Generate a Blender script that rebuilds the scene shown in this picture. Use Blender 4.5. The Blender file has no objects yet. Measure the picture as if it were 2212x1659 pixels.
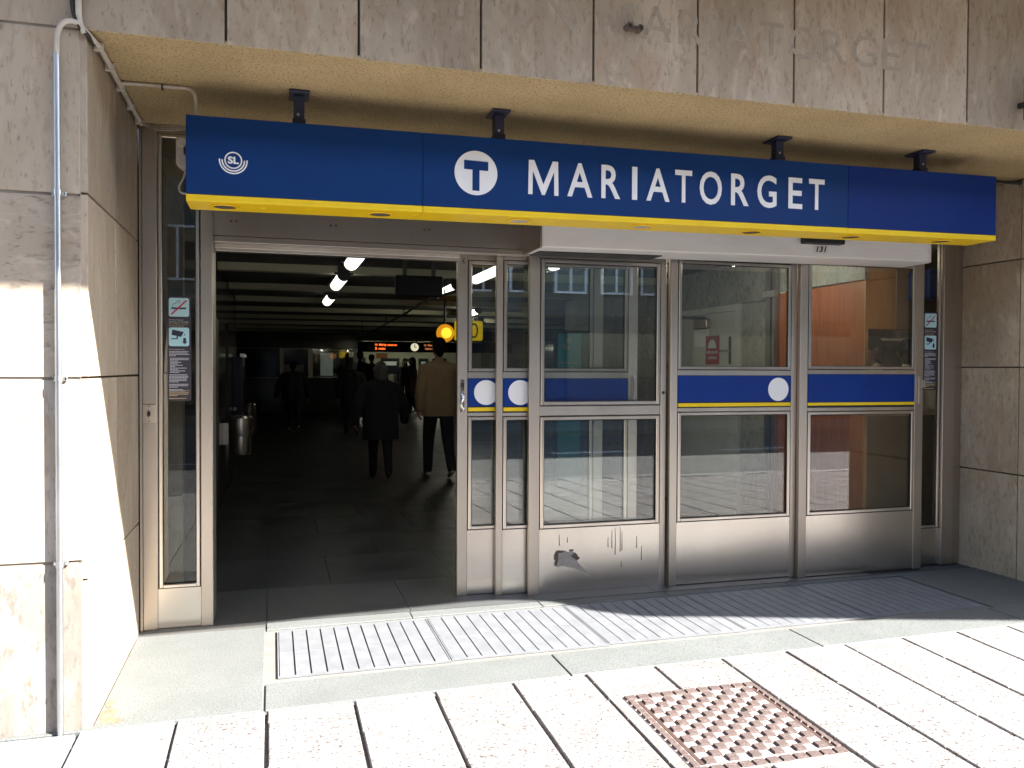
import bpy, bmesh, math, random
import numpy as np
from mathutils import Vector, Matrix
random.seed(7)
R = math.radians
S = bpy.context.scene
COL = S.collection

# ------------------------------------------------------------------ camera
cam_d = bpy.data.cameras.new('camera')
cam = bpy.data.objects.new('camera', cam_d); COL.objects.link(cam)
S.camera = cam
cam_d.sensor_width = 36.0
cam_d.lens = 36.0 * 1777.0 / 2212.0
cam_d.clip_end = 500
YAW, PITCH, ROLL = R(16.2), R(1.05), R(0.25)
fw = Vector((math.sin(YAW)*math.cos(PITCH), math.cos(YAW)*math.cos(PITCH), -math.sin(PITCH)))
rt = fw.cross(Vector((0, 0, 1))).normalized(); up = rt.cross(fw)
r2 = rt*math.cos(ROLL) + up*math.sin(ROLL); u2 = -rt*math.sin(ROLL) + up*math.cos(ROLL)
cam.matrix_world = Matrix(((r2.x, u2.x, -fw.x, 0), (r2.y, u2.y, -fw.y, 0), (r2.z, u2.z, -fw.z, 1.6), (0, 0, 0, 1)))

# ------------------------------------------------------------------ light
SUN_EL, SUN_AZ = R(41), R(53)            # azimuth measured from -Y (the street) towards +X
to_sun = Vector((math.cos(SUN_EL)*math.sin(SUN_AZ), -math.cos(SUN_EL)*math.cos(SUN_AZ), math.sin(SUN_EL)))
w = bpy.data.worlds.new('World'); S.world = w; w.use_nodes = True
nt = w.node_tree; nt.nodes.clear()
sky = nt.nodes.new('ShaderNodeTexSky'); sky.sky_type = 'NISHITA'; sky.sun_disc = False
sky.sun_elevation = SUN_EL
sky.sun_rotation = math.atan2(to_sun.x, to_sun.y)
bg = nt.nodes.new('ShaderNodeBackground'); bg.inputs[1].default_value = 0.115
wo = nt.nodes.new('ShaderNodeOutputWorld')
nt.links.new(sky.outputs[0], bg.inputs[0]); nt.links.new(bg.outputs[0], wo.inputs[0])
sl = bpy.data.lights.new('sun', 'SUN'); sl.energy = 5.0; sl.angle = R(0.5); sl.color = (1, .965, .92)
so = bpy.data.objects.new('sun', sl); COL.objects.link(so)
so.rotation_euler = to_sun.to_track_quat('Z', 'Y').to_euler()
S.view_settings.view_transform = 'Standard'; S.view_settings.look = 'None'
S.view_settings.exposure = 2.7; S.view_settings.gamma = 1
S.render.engine = 'CYCLES'
S.cycles.use_denoising = True
S.cycles.max_bounces = 10; S.cycles.diffuse_bounces = 5; S.cycles.glossy_bounces = 5
S.cycles.transparent_max_bounces = 16; S.cycles.sample_clamp_indirect = 6
S.cycles.caustics_reflective = False; S.cycles.caustics_refractive = False

# ------------------------------------------------------------------ materials
def mat(name, c1, c2=None, rough=.6, metal=0, scale=4, stretch=(1, 1, 1), c3=None, fscale=60, fstretch=(1, 1, 1),
        famt=(.6, .7), bump=0, bscale=80, bstretch=(1, 1, 1), coat=0, spec=.5, rvar=0, emit=None, estr=0, lo=.35, hi=.65, rnd=True):
    m = bpy.data.materials.new(name); m.use_nodes = True
    t = m.node_tree; n = t.nodes; L = t.links
    p = n['Principled BSDF']
    p.inputs['Roughness'].default_value = rough; p.inputs['Metallic'].default_value = metal
    p.inputs['Specular IOR Level'].default_value = spec
    p.inputs['Coat Weight'].default_value = coat; p.inputs['Coat Roughness'].default_value = .08
    p.inputs['Base Color'].default_value = (*c1, 1)
    if emit: p.inputs['Emission Color'].default_value = (*emit, 1); p.inputs['Emission Strength'].default_value = estr
    if not (c2 or c3 or bump or rvar): return m
    tc = n.new('ShaderNodeTexCoord'); oi = n.new('ShaderNodeObjectInfo')
    ml = n.new('ShaderNodeMath'); ml.operation = 'MULTIPLY'; ml.inputs[1].default_value = 57.0 if rnd else 0
    L.new(oi.outputs['Random'], ml.inputs[0])
    ad = n.new('ShaderNodeVectorMath'); ad.operation = 'ADD'
    L.new(tc.outputs['Object'], ad.inputs[0]); L.new(ml.outputs[0], ad.inputs[1])
    def noise(sc, st, det=6, ro=.6):
        mp = n.new('ShaderNodeMapping'); mp.inputs['Scale'].default_value = st
        L.new(ad.outputs[0], mp.inputs[0])
        z = n.new('ShaderNodeTexNoise'); z.inputs['Scale'].default_value = sc; z.inputs['Detail'].default_value = det
        z.inputs['Roughness'].default_value = ro
        L.new(mp.outputs[0], z.inputs['Vector']); return z
    def mr(src, a, b, c=0, d=1):
        q = n.new('ShaderNodeMapRange'); q.inputs[1].default_value = a; q.inputs[2].default_value = b
        q.inputs[3].default_value = c; q.inputs[4].default_value = d; L.new(src, q.inputs[0]); return q.outputs[0]
    def mix(f, a, b):
        q = n.new('ShaderNodeMix'); q.data_type = 'RGBA'; L.new(f, q.inputs[0])
        for s, v in ((6, a), (7, b)):
            if isinstance(v, tuple): q.inputs[s].default_value = (*v, 1)
            else: L.new(v, q.inputs[s])
        return q.outputs[2]
    c = c1
    if c2:
        z = noise(scale, stretch); f = mr(z.outputs[0], lo, hi); c = mix(f, c, c2)
        if rvar:
            L.new(mr(z.outputs[0], .3, .7, rough-rvar, rough+rvar), p.inputs['Roughness'])
    elif rvar:
        z = noise(scale, stretch); L.new(mr(z.outputs[0], .3, .7, rough-rvar, rough+rvar), p.inputs['Roughness'])
    if c3:
        z = noise(fscale, fstretch, 3, .5); c = mix(mr(z.outputs[0], famt[0], famt[1]), c, c3)
    if not isinstance(c, tuple): L.new(c, p.inputs['Base Color'])
    if bump:
        z = noise(bscale, bstretch, 4, .6); b = n.new('ShaderNodeBump'); b.inputs['Strength'].default_value = bump
        b.inputs['Distance'].default_value = .01; L.new(z.outputs[0], b.inputs['Height']); L.new(b.outputs[0], p.inputs['Normal'])
    return m

def stone_mat(name, ca, cb, fleck, fst, dark=.75):
    """polished limestone cladding: soft clouds, stretched flecks, rusty veins, dirt"""
    m = bpy.data.materials.new(name); m.use_nodes = True
    t = m.node_tree; n = t.nodes; L = t.links; p = n['Principled BSDF']
    p.inputs['Roughness'].default_value = .55; p.inputs['Specular IOR Level'].default_value = .35
    tc = n.new('ShaderNodeTexCoord'); oi = n.new('ShaderNodeObjectInfo')
    ml = n.new('ShaderNodeMath'); ml.operation = 'MULTIPLY'; ml.inputs[1].default_value = 91; L.new(oi.outputs['Random'], ml.inputs[0])
    ad = n.new('ShaderNodeVectorMath'); ad.operation = 'ADD'; L.new(tc.outputs['Object'], ad.inputs[0]); L.new(ml.outputs[0], ad.inputs[1])
    def N(sc, st, det=5, ro=.6, dist=0):
        mp = n.new('ShaderNodeMapping'); mp.inputs['Scale'].default_value = st; L.new(ad.outputs[0], mp.inputs[0])
        z = n.new('ShaderNodeTexNoise'); z.inputs['Scale'].default_value = sc; z.inputs['Detail'].default_value = det
        z.inputs['Roughness'].default_value = ro; z.inputs['Distortion'].default_value = dist
        L.new(mp.outputs[0], z.inputs['Vector']); return z.outputs[0]
    def MR(s, a, b, c=0, d=1):
        q = n.new('ShaderNodeMapRange'); q.inputs[1].default_value = a; q.inputs[2].default_value = b
        q.inputs[3].default_value = c; q.inputs[4].default_value = d; L.new(s, q.inputs[0]); return q.outputs[0]
    def MX(f, a, b):
        q = n.new('ShaderNodeMix'); q.data_type = 'RGBA'; L.new(f, q.inputs[0])
        for s, v in ((6, a), (7, b)):
            if isinstance(v, tuple): q.inputs[s].default_value = (*v, 1)
            else: L.new(v, q.inputs[s])
        return q.outputs[2]
    c = MX(MR(N(2.2, fst, 6, .65, .6), .38, .62), ca, cb)
    c = MX(MR(N(3.0, fst, 5, .65, 1.8), .52, .70, 0, .6), c, tuple(x*y for x, y in zip(ca, (.98, .83, .69))))            # rusty clouds
    c = MX(MR(N(38, fst, 3, .55, .4), .555, .65, 0, dark), c, fleck)                     # pores and flecks
    c = MX(MR(N(85, fst, 2, .5), .65, .72, 0, .5), c, (.12, .095, .075))                 # pits
    c = MX(MR(N(11, fst, 4, .6, .8), .55, .72, 0, .65), c, tuple(min(x*1.22, .62) for x in cb))                   # pale smears
    # per-panel tone
    hsv = n.new('ShaderNodeHueSaturation'); L.new(c, hsv.inputs['Color']); L.new(MR(oi.outputs['Random'], 0, 1, .84, 1.1), hsv.inputs['Value'])
    L.new(hsv.outputs[0], p.inputs['Base Color'])
    b = n.new('ShaderNodeBump'); b.inputs['Strength'].default_value = .25; b.inputs['Distance'].default_value = .006
    L.new(N(26, fst, 4, .6), b.inputs['Height']); L.new(b.outputs[0], p.inputs['Normal'])
    return m

def glass_mat(name, tint=(.93, .95, .94), ior=1.86, rough=0):
    m = bpy.data.materials.new(name); m.use_nodes = True
    t = m.node_tree; n = t.nodes; L = t.links; n.clear()
    o = n.new('ShaderNodeOutputMaterial'); mx = n.new('ShaderNodeMixShader')
    lw = n.new('ShaderNodeLayerWeight'); lw.inputs[0].default_value = .5
    pw = n.new('ShaderNodeMath'); pw.operation = 'POWER'; pw.inputs[1].default_value = 5; L.new(lw.outputs['Facing'], pw.inputs[0])
    f0 = ((ior-1)/(ior+1))**2
    fr = n.new('ShaderNodeMath'); fr.operation = 'MULTIPLY_ADD'; fr.inputs[1].default_value = 1-f0; fr.inputs[2].default_value = f0; L.new(pw.outputs[0], fr.inputs[0])
    tr = n.new('ShaderNodeBsdfTransparent'); tr.inputs[0].default_value = (*tint, 1)
    gl = n.new('ShaderNodeBsdfGlossy'); gl.inputs['Roughness'].default_value = rough
    # slightly wavy pane
    tc = n.new('ShaderNodeTexCoord'); z = n.new('ShaderNodeTexNoise'); z.inputs['Scale'].default_value = 1.1; z.inputs['Detail'].default_value = 1
    L.new(tc.outputs['Object'], z.inputs['Vector'])
    b = n.new('ShaderNodeBump'); b.inputs['Strength'].default_value = .03; b.inputs['Distance'].default_value = .02
    L.new(z.outputs[0], b.inputs['Height']); L.new(b.outputs[0], gl.inputs['Normal'])
    L.new(fr.outputs[0], mx.inputs[0]); L.new(tr.outputs[0], mx.inputs[1]); L.new(gl.outputs[0], mx.inputs[2]); L.new(mx.outputs[0], o.inputs[0])
    return m

def steel_mat(name, c=(.53, .48, .425), rough=.38, dirt=(.36, .31, .265)):
    """brushed, weathered stainless steel"""
    m = mat(name, c, dirt, rough=rough, metal=1, scale=1.2, stretch=(1.5, 1.5, .5), lo=.40, hi=.95)
    return m

MT = {}
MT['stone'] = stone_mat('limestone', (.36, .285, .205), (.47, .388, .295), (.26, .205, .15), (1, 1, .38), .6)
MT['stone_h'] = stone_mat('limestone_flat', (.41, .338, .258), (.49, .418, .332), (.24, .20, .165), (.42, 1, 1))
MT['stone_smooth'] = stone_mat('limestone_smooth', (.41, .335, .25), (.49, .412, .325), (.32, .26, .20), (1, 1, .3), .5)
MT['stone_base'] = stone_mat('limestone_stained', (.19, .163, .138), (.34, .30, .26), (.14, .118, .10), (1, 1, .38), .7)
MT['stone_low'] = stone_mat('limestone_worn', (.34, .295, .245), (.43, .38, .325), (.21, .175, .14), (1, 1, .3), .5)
MT['marble'] = stone_mat('hall_marble', (.24, .23, .20), (.33, .31, .27), (.12, .10, .08), (1, 1, .45))
MT['mortar'] = mat('mortar', (.16, .125, .095), (.10, .08, .065), rough=.9, scale=9)
MT['mortar_dark'] = mat('joint_sand', (.09, .085, .085), (.14, .13, .125), rough=.95, scale=30)
MT['plaster'] = mat('rough_plaster', (.56, .425, .225), (.44, .33, .17), rough=.9, scale=1.6, c3=(.19, .135, .07), fscale=85, famt=(.54, .68), bump=.9, bscale=85)
MT['paving'] = mat('washed_concrete', (.142, .129, .122), (.20, .187, .178), rough=.85, scale=3.5, c3=(.05, .038, .034), fscale=62, famt=(.56, .68), bump=.55, bscale=110)
MT['paving_plain'] = mat('plain_concrete', (.215, .208, .197), (.17, .163, .152), rough=.8, scale=4, bump=.2, bscale=60)
MT['granite'] = mat('pale_granite', (.105, .111, .106), (.126, .131, .127), rough=.65, scale=2.5, c3=(.066, .074, .070), fscale=120, famt=(.50, .62), bump=.15, bscale=150)
MT['cement'] = mat('cement_bed', (.15, .144, .131), (.122, .116, .105), rough=.85, scale=6, bump=.3, bscale=90)
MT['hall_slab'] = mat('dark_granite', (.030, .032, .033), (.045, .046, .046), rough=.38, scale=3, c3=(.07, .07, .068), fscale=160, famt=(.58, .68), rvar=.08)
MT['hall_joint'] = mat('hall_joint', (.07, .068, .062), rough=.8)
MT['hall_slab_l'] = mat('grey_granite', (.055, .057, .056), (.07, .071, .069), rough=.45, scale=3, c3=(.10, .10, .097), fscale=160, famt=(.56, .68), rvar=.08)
MT['asphalt'] = mat('asphalt', (.05, .05, .052), (.075, .074, .073), rough=.85, scale=1.2, c3=(.12, .12, .12), fscale=120, famt=(.6, .7), bump=.4, bscale=150)
MT['steel'] = steel_mat('weathered_steel')
MT['steel_b'] = steel_mat('weathered_steel_bead', (.64, .60, .55), .28)
MT['steel_k'] = steel_mat('kick_plate_steel', (.60, .56, .51), .25, (.47, .42, .375))
MT['galv'] = mat('galvanised', (.55, .56, .58), (.42, .43, .45), rough=.38, metal=1, scale=9, stretch=(1, 1, .3))
MT['alu'] = mat('aluminium_grate', (.205, .21, .22), (.165, .17, .18), rough=.45, metal=.2, scale=8)
MT['chrome'] = mat('chrome', (.75, .74, .72), rough=.15, metal=1)
MT['glass'] = glass_mat('door_glass')
MT['glass_side'] = glass_mat('sidelight_glass', (.72, .74, .72), 1.6)
MT['gasket'] = mat('black_gasket', (.012, .012, .013), rough=.6)
MT['blue'] = mat('sign_blue', (.003, .036, .155), (.003, .030, .135), rough=.42, scale=2, spec=.22, rvar=.06)
MT['blue2'] = mat('sign_blue_new', (.003, .026, .165), (.003, .022, .15), rough=.45, scale=2, spec=.2)
MT['blue_band'] = mat('band_blue', (.003, .035, .215), (.003, .03, .19), rough=.4, scale=3, spec=.25)
MT['yellow'] = mat('sign_yellow', (.90, .63, .008), (.84, .57, .008), rough=.4, scale=4)
MT['white'] = mat('white_enamel', (.84, .84, .83), (.78, .78, .765), rough=.45, scale=7, lo=.5, hi=.8)
MT['white_cover'] = mat('white_cover', (.80, .79, .775), (.72, .705, .69), rough=.45, scale=3, stretch=(1, 1, 3), lo=.45, hi=.8)
MT['navy'] = mat('navy_paint', (.014, .017, .05), (.02, .022, .045), rough=.5, scale=20)
MT['black'] = mat('black_paint', (.012, .012, .013), rough=.5)
MT['cable_w'] = mat('white_cable', (.60, .555, .49), (.45, .40, .34), rough=.6, scale=12)
MT['cable_k'] = mat('black_cable', (.02, .018, .017), rough=.55)
MT['box_grey'] = mat('pale_box', (.52, .48, .42), (.42, .38, .33), rough=.6, scale=12)
MT['iron'] = mat('rusty_iron', (.095, .066, .058), (.075, .054, .049), rough=.7, metal=.2, scale=20, c3=(.14, .105, .095), fscale=40, famt=(.55, .7), bump=.4, bscale=120)
MT['iron_dust'] = mat('dusty_iron', (.32, .275, .255), (.25, .195, .175), rough=.85, scale=22, bump=.3, bscale=90)
MT['iron_rust'] = mat('rust_groove', (.05, .022, .014), (.035, .018, .012), rough=.85, scale=20)
MT['paper_black'] = mat('notice_plate', (.038, .036, .05), rough=.4)
MT['pict_blue'] = mat('pictogram_blue', (.48, .76, .83), rough=.5)
MT['pict_ink'] = mat('pictogram_ink', (.018, .026, .055), rough=.5)
MT['pict_red'] = mat('pictogram_red', (.62, .03, .12), rough=.5)
MT['print_white'] = mat('print_white', (.58, .57, .62), rough=.6)
MT['print_yellow'] = mat('print_yellow', (.62, .46, .22), rough=.6)
MT['sticker'] = mat('white_sticker', (.75, .74, .72), (.66, .65, .63), rough=.5, scale=20)
MT['torn'] = mat('torn_paper', (.33, .30, .27), (.24, .215, .195), rough=.8, scale=30)
MT['drip'] = mat('drip_stain', (.10, .075, .06), rough=.7)
MT['mortar_pale'] = mat('pale_mortar', (.26, .225, .185), (.19, .16, .13), rough=.9, scale=12)
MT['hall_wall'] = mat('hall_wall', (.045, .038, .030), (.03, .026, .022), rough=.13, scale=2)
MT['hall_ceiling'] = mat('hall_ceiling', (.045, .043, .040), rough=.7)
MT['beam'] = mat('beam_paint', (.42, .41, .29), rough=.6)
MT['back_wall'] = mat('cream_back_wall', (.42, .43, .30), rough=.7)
MT['wood'] = mat('orange_wood', (.36, .105, .022), (.28, .075, .016), rough=.42, scale=3, stretch=(4, 4, .4), c3=(.20, .05, .012), fscale=8, fstretch=(6, 6, .3), famt=(.5, .8))
MT['wood2'] = mat('pale_wood', (.42, .20, .06), (.33, .14, .04), rough=.45, scale=3, stretch=(4, 4, .4))
MT['wood3'] = mat('golden_counter', (.20, .105, .028), (.16, .085, .024), rough=.4, scale=3)
MT['door_white'] = mat('white_door_paint', (.52, .52, .46), (.46, .46, .41), rough=.5, scale=4)
MT['kiosk_wall'] = mat('kiosk_wall', (.30, .28, .20), rough=.7)
MT['red'] = mat('red_sign', (.28, .012, .012), rough=.45)
MT['teal'] = mat('turquoise_poster', (.03, .40, .50), (.022, .32, .43), rough=.35, scale=3)
MT['yellow_in'] = mat('yellow_sign_lit', (.75, .55, .01), rough=.4, emit=(.9, .62, .01), estr=.06)
MT['lamp'] = mat('lamp_diffuser', (.8, .8, .75), rough=.5, emit=(1, .97, .84), estr=.5)
MT['lamp_far'] = mat('far_lamp_diffuser', (.8, .8, .75), rough=.5, emit=(1, .98, .80), estr=3.6)
MT['kiosk_fill'] = mat('kiosk_fill_glow', (.8, .8, .75), rough=.5, emit=(1, .93, .75), estr=3.0)
MT['globe'] = mat('amber_lamp_lens', (.8, .35, .02), rough=.3, emit=(1, .66, .04), estr=.22)
MT['globe_rim'] = mat('amber_lamp_rim', (.7, .22, .02), rough=.3, emit=(1, .40, .015), estr=.10)
MT['led'] = mat('led_text', (.8, .1, .02), rough=.5, emit=(1, .16, .03), estr=.32)
MT['led_dim'] = mat('led_text_dim', (.8, .1, .02), rough=.5, emit=(1, .30, .12), estr=.14)
MT['clock'] = mat('clock_face', (.8, .8, .6), rough=.5, emit=(1, .95, .65), estr=.11)
MT['screen'] = mat('lit_panel', (.5, .55, .5), rough=.5, emit=(.9, 1, .85), estr=.012)
MT['board'] = mat('board_case', (.004, .004, .007), rough=.7, spec=.15)
MT['stucco'] = mat('opposite_stucco', (.16, .15, .125), (.12, .115, .10), rough=.85, scale=.8)
MT['stucco2'] = mat('opposite_base', (.07, .066, .06), (.05, .048, .045), rough=.8, scale=.8)
MT['win_dark'] = mat('far_window_glass', (.02, .025, .03), rough=.08, spec=.8)
# people
MT['skin'] = mat('skin', (.42, .24, .16), rough=.6)
MT['skin_m'] = mat('skin_tan', (.25, .135, .085), rough=.6)
MT['skin_d'] = mat('skin_dark', (.16, .085, .055), rough=.6)
MT['hair_k'] = mat('dark_hair', (.006, .005, .005), rough=.75, spec=.1, bump=.3, bscale=120, bstretch=(1, 1, .2))
MT['hair_g'] = mat('grey_hair', (.11, .10, .085), (.07, .065, .06), rough=.6, scale=40, bump=.4, bscale=120, bstretch=(1, 1, .2))
MT['cloth_k'] = mat('black_cloth', (.010, .010, .014), (.014, .014, .018), rough=.9, scale=9, bump=.25, bscale=14)
MT['cloth_n'] = mat('navy_trousers', (.012, .014, .024), (.009, .010, .018), rough=.9, scale=9, bump=.25, bscale=14)
MT['cloth_t'] = mat('tan_jacket', (.30, .215, .125), (.25, .175, .10), rough=.9, scale=7, bump=.35, bscale=11)
MT['cloth_p'] = mat('pale_pink_coat', (.24, .15, .13), (.20, .12, .10), rough=.9, scale=7, bump=.3, bscale=12)
MT['cloth_w'] = mat('white_shirt', (.62, .58, .50), rough=.85, bump=.3, bscale=14)
MT['shoe_w'] = mat('pale_shoe', (.45, .42, .36), rough=.6)
MT['shoe_k'] = mat('black_shoe', (.012, .012, .012), rough=.5)

# ------------------------------------------------------------------ mesh helpers
ORIG = {}
def world_orig(o): return ORIG.get(o.name, Vector((0, 0, 0))) if o else Vector((0, 0, 0))

def thing(name, loc, label, cat, group=None):
    o = bpy.data.objects.new(name, None); COL.objects.link(o); o.location = loc
    o.empty_display_size = .1
    o['label'] = label; o['category'] = cat
    if group: o['group'] = group
    ORIG[o.name] = Vector(loc)
    return o

def tag(o, label, cat, group=None):
    o['label'] = label; o['category'] = cat
    if group: o['group'] = group
    return o

class MB:
    def __init__(s): s.v = []; s.f = []
    def add(s, v, f):
        k = len(s.v); s.v += [tuple(q) for q in v]; s.f += [tuple(i+k for i in q) for q in f]; return s
    def box(s, x0, x1, y0, y1, z0, z1):
        v = [(x, y, z) for z in (z0, z1) for y in (y0, y1) for x in (x0, x1)]
        return s.add(v, [(0, 2, 3, 1), (4, 5, 7, 6), (0, 1, 5, 4), (2, 6, 7, 3), (0, 4, 6, 2), (1, 3, 7, 5)])
    def hexa(s, b, t):                                  # bottom 4, top 4 (ccw seen from above)
        return s.add(list(b)+list(t), [(3, 2, 1, 0), (4, 5, 6, 7), (0, 1, 5, 4), (1, 2, 6, 5), (2, 3, 7, 6), (3, 0, 4, 7)])
    def prism(s, pts, axis, a, b):                      # polygon extruded along axis
        n = len(pts)
        def P(p, c): return {'x': (c, p[0], p[1]), 'y': (p[0], c, p[1]), 'z': (p[0], p[1], c)}[axis]
        v = [P(p, a) for p in pts]+[P(p, b) for p in pts]
        return s.add(v, [tuple(range(n-1, -1, -1)), tuple(range(n, 2*n))]+[(i, (i+1) % n, n+(i+1) % n, n+i) for i in range(n)])
    def cyl(s, c, r, h, axis='z', n=24, r2=None):
        r2 = r if r2 is None else r2
        v = []
        for k, (rr, d) in enumerate(((r, 0), (r2, h))):
            for i in range(n):
                a = 2*math.pi*i/n; u, q = rr*math.cos(a), rr*math.sin(a)
                v.append({'z': (c[0]+u, c[1]+q, c[2]+d), 'y': (c[0]+u, c[1]+d, c[2]+q), 'x': (c[0]+d, c[1]+u, c[2]+q)}[axis])
        return s.add(v, [tuple(range(n-1, -1, -1)), tuple(range(n, 2*n))]+[(i, (i+1) % n, n+(i+1) % n, n+i) for i in range(n)])
    def lathe(s, c, prof, n=28, axis='z'):              # prof: list of (r, h)
        v = []
        for r, h in prof:
            for i in range(n):
                a = 2*math.pi*i/n; u, q = r*math.cos(a), r*math.sin(a)
                v.append({'z': (c[0]+u, c[1]+q, c[2]+h), 'y': (c[0]+u, c[1]+h, c[2]+q)}[axis])
        f = []
        for k in range(len(prof)-1):
            for i in range(n): f.append((k*n+i, k*n+(i+1) % n, (k+1)*n+(i+1) % n, (k+1)*n+i))
        f.append(tuple(range(n-1, -1, -1))); f.append(tuple(range((len(prof)-1)*n, len(prof)*n)))
        return s.add(v, f)
    def tube(s, pts, r, n=10):
        pts = [Vector(p) for p in pts]; rs = r if isinstance(r, (list, tuple)) else [r]*len(pts)
        up0 = None; rings = []
        for i, p in enumerate(pts):
            d = (pts[min(i+1, len(pts)-1)]-pts[max(i-1, 0)]).normalized()
            if up0 is None: up0 = d.orthogonal().normalized()
            else:
                up0 = (up0-d*up0.dot(d)); up0 = up0.normalized() if up0.length > 1e-6 else d.orthogonal().normalized()
            q = d.cross(up0)
            rings.append([p+(up0*math.cos(2*math.pi*k/n)+q*math.sin(2*math.pi*k/n))*rs[i] for k in range(n)])
        v = [x for g in rings for x in g]; f = []
        for i in range(len(pts)-1):
            for k in range(n): f.append((i*n+k, i*n+(k+1) % n, (i+1)*n+(k+1) % n, (i+1)*n+k))
        f += [tuple(range(n-1, -1, -1)), tuple(range((len(pts)-1)*n, len(pts)*n))]
        return s.add(v, f)
    def disc(s, c, r, t, n=40):                         # facing -Y, thickness t towards -Y
        return s.cyl((c[0], c[1]-t, c[2]), r, t, 'y', n)
    def frame(s, x0, x1, y0, y1, z0, z1, w, wz=None):   # rectangular ring in XZ with mitre-free butt joints
        wz = wz or w
        s.box(x0, x0+w, y0, y1, z0, z1); s.box(x1-w, x1, y0, y1, z0, z1)
        s.box(x0+w, x1-w, y0, y1, z0, z0+wz); s.box(x0+w, x1-w, y0, y1, z1-wz, z1); return s
    def mesh(s, name, off=(0, 0, 0), bevel=0, smooth=False):
        me = bpy.data.meshes.new(name)
        me.from_pydata([(x-off[0], y-off[1], z-off[2]) for x, y, z in s.v], [], s.f)
        bm = bmesh.new(); bm.from_mesh(me)
        bmesh.ops.recalc_face_normals(bm, faces=bm.faces)
        if bevel: bmesh.ops.bevel(bm, geom=list(bm.edges), offset=bevel, segments=1, affect='EDGES', clamp_overlap=True)
        bm.to_mesh(me); bm.free()
        if smooth:
            me.polygons.foreach_set('use_smooth', [True]*len(me.polygons))
            try: me.set_sharp_from_angle(angle=R(35))
            except Exception: pass
        return me
    def build(s, name, m, parent=None, bevel=0, smooth=False, at=None):
        off = world_orig(parent) if parent else Vector(at or (0, 0, 0))
        me = s.mesh(name, off, bevel, smooth); me.materials.append(MT[m] if isinstance(m, str) else m)
        o = bpy.data.objects.new(name, me); COL.objects.link(o)
        if parent: o.parent = parent; ORIG[o.name] = off.copy()
        else: o.location = off; ORIG[o.name] = off.copy()
        return o

def inst(name, me, loc, parent, rot=(0, 0, 0), scale=(1, 1, 1)):
    o = bpy.data.objects.new(name, me); COL.objects.link(o); o.parent = parent
    o.location = Vector(loc)-world_orig(parent); o.rotation_euler = rot; o.scale = scale
    ORIG[o.name] = Vector(loc)
    return o

def smooth_path(pts, k=6):
    pts = [Vector(p) for p in pts]; out = []
    for i in range(len(pts)-1):
        p0, p1, p2, p3 = pts[max(i-1, 0)], pts[i], pts[i+1], pts[min(i+2, len(pts)-1)]
        for j in range(k):
            t = j/k
            out.append(.5*((2*p1)+(-p0+p2)*t+(2*p0-5*p1+4*p2-p3)*t*t+(-p0+3*p1-3*p2+p3)*t**3))
    return out+[pts[-1]]

def text_geo(body, offset=0.0, shear=0.0, space=1.0):
    cu = bpy.data.curves.new('t', 'FONT'); cu.body = body; cu.offset = offset; cu.resolution_u = 4; cu.shear = shear
    cu.space_character = space; cu.extrude = .5
    o = bpy.data.objects.new('t', cu); COL.objects.link(o)
    dg = bpy.context.evaluated_depsgraph_get()
    me = bpy.data.meshes.new_from_object(o.evaluated_get(dg))
    v = np.array([q.co[:] for q in me.vertices]) if len(me.vertices) else np.zeros((0, 3))
    f = [tuple(p.vertices) for p in me.polygons]
    bpy.data.objects.remove(o); bpy.data.curves.remove(cu); bpy.data.meshes.remove(me)
    return v, f
_tc = {}
def put_text(mb, body, x0, x1, z0, z1, y, t=.003, offset=0.0, shear=0.0, plane='y', mirror=False, keep=False, tf=None):
    """text fitted to a box; plane 'y' faces -Y, plane 'x' faces -X"""
    key = (body, offset, shear)
    if key not in _tc: _tc[key] = text_geo(body, offset, shear)
    v, f = _tc[key]
    if len(v) == 0: return mb
    mn, mx = v.min(0), v.max(0)
    if keep:
        sc = (z1-z0)/(mx[1]-mn[1]); x1 = x0+sc*(mx[0]-mn[0])
    X = x0+(v[:, 0]-mn[0])/(mx[0]-mn[0])*(x1-x0)
    Z = z0+(v[:, 1]-mn[1])/(mx[1]-mn[1])*(z1-z0)
    D = (v[:, 2]+.5)*t
    if plane == 'y': P = [(a, y-d, c) for a, c, d in zip(X, Z, D)]
    else: P = [(y-d, -a, c) for a, c, d in zip(X, Z, D)]     # x coordinate runs towards -Y
    if tf: P = [tf(p) for p in P]
    return mb.add(P, f)

def m_poly(mb, x0, x1, z0, z1, y, t, s=.155):
    w_, h_ = x1-x0, z1-z0; s = s*w_; c = (x0+x1)/2; d = s*.55
    P = [(x0, z0), (x0+s*.9, z0), (x0+s*.95, z0+h_*.70), (c-d*.55, z0), (c+d*.55, z0), (x1-s*.95, z0+h_*.70), (x1-s*.9, z0), (x1, z0), (x1-s*.12, z1), (x1-s*1.25, z1), (c, z0+h_*.30), (x0+s*1.25, z1), (x0+s*.12, z1)]
    return mb.prism(P, 'y', y-t, y)

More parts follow.
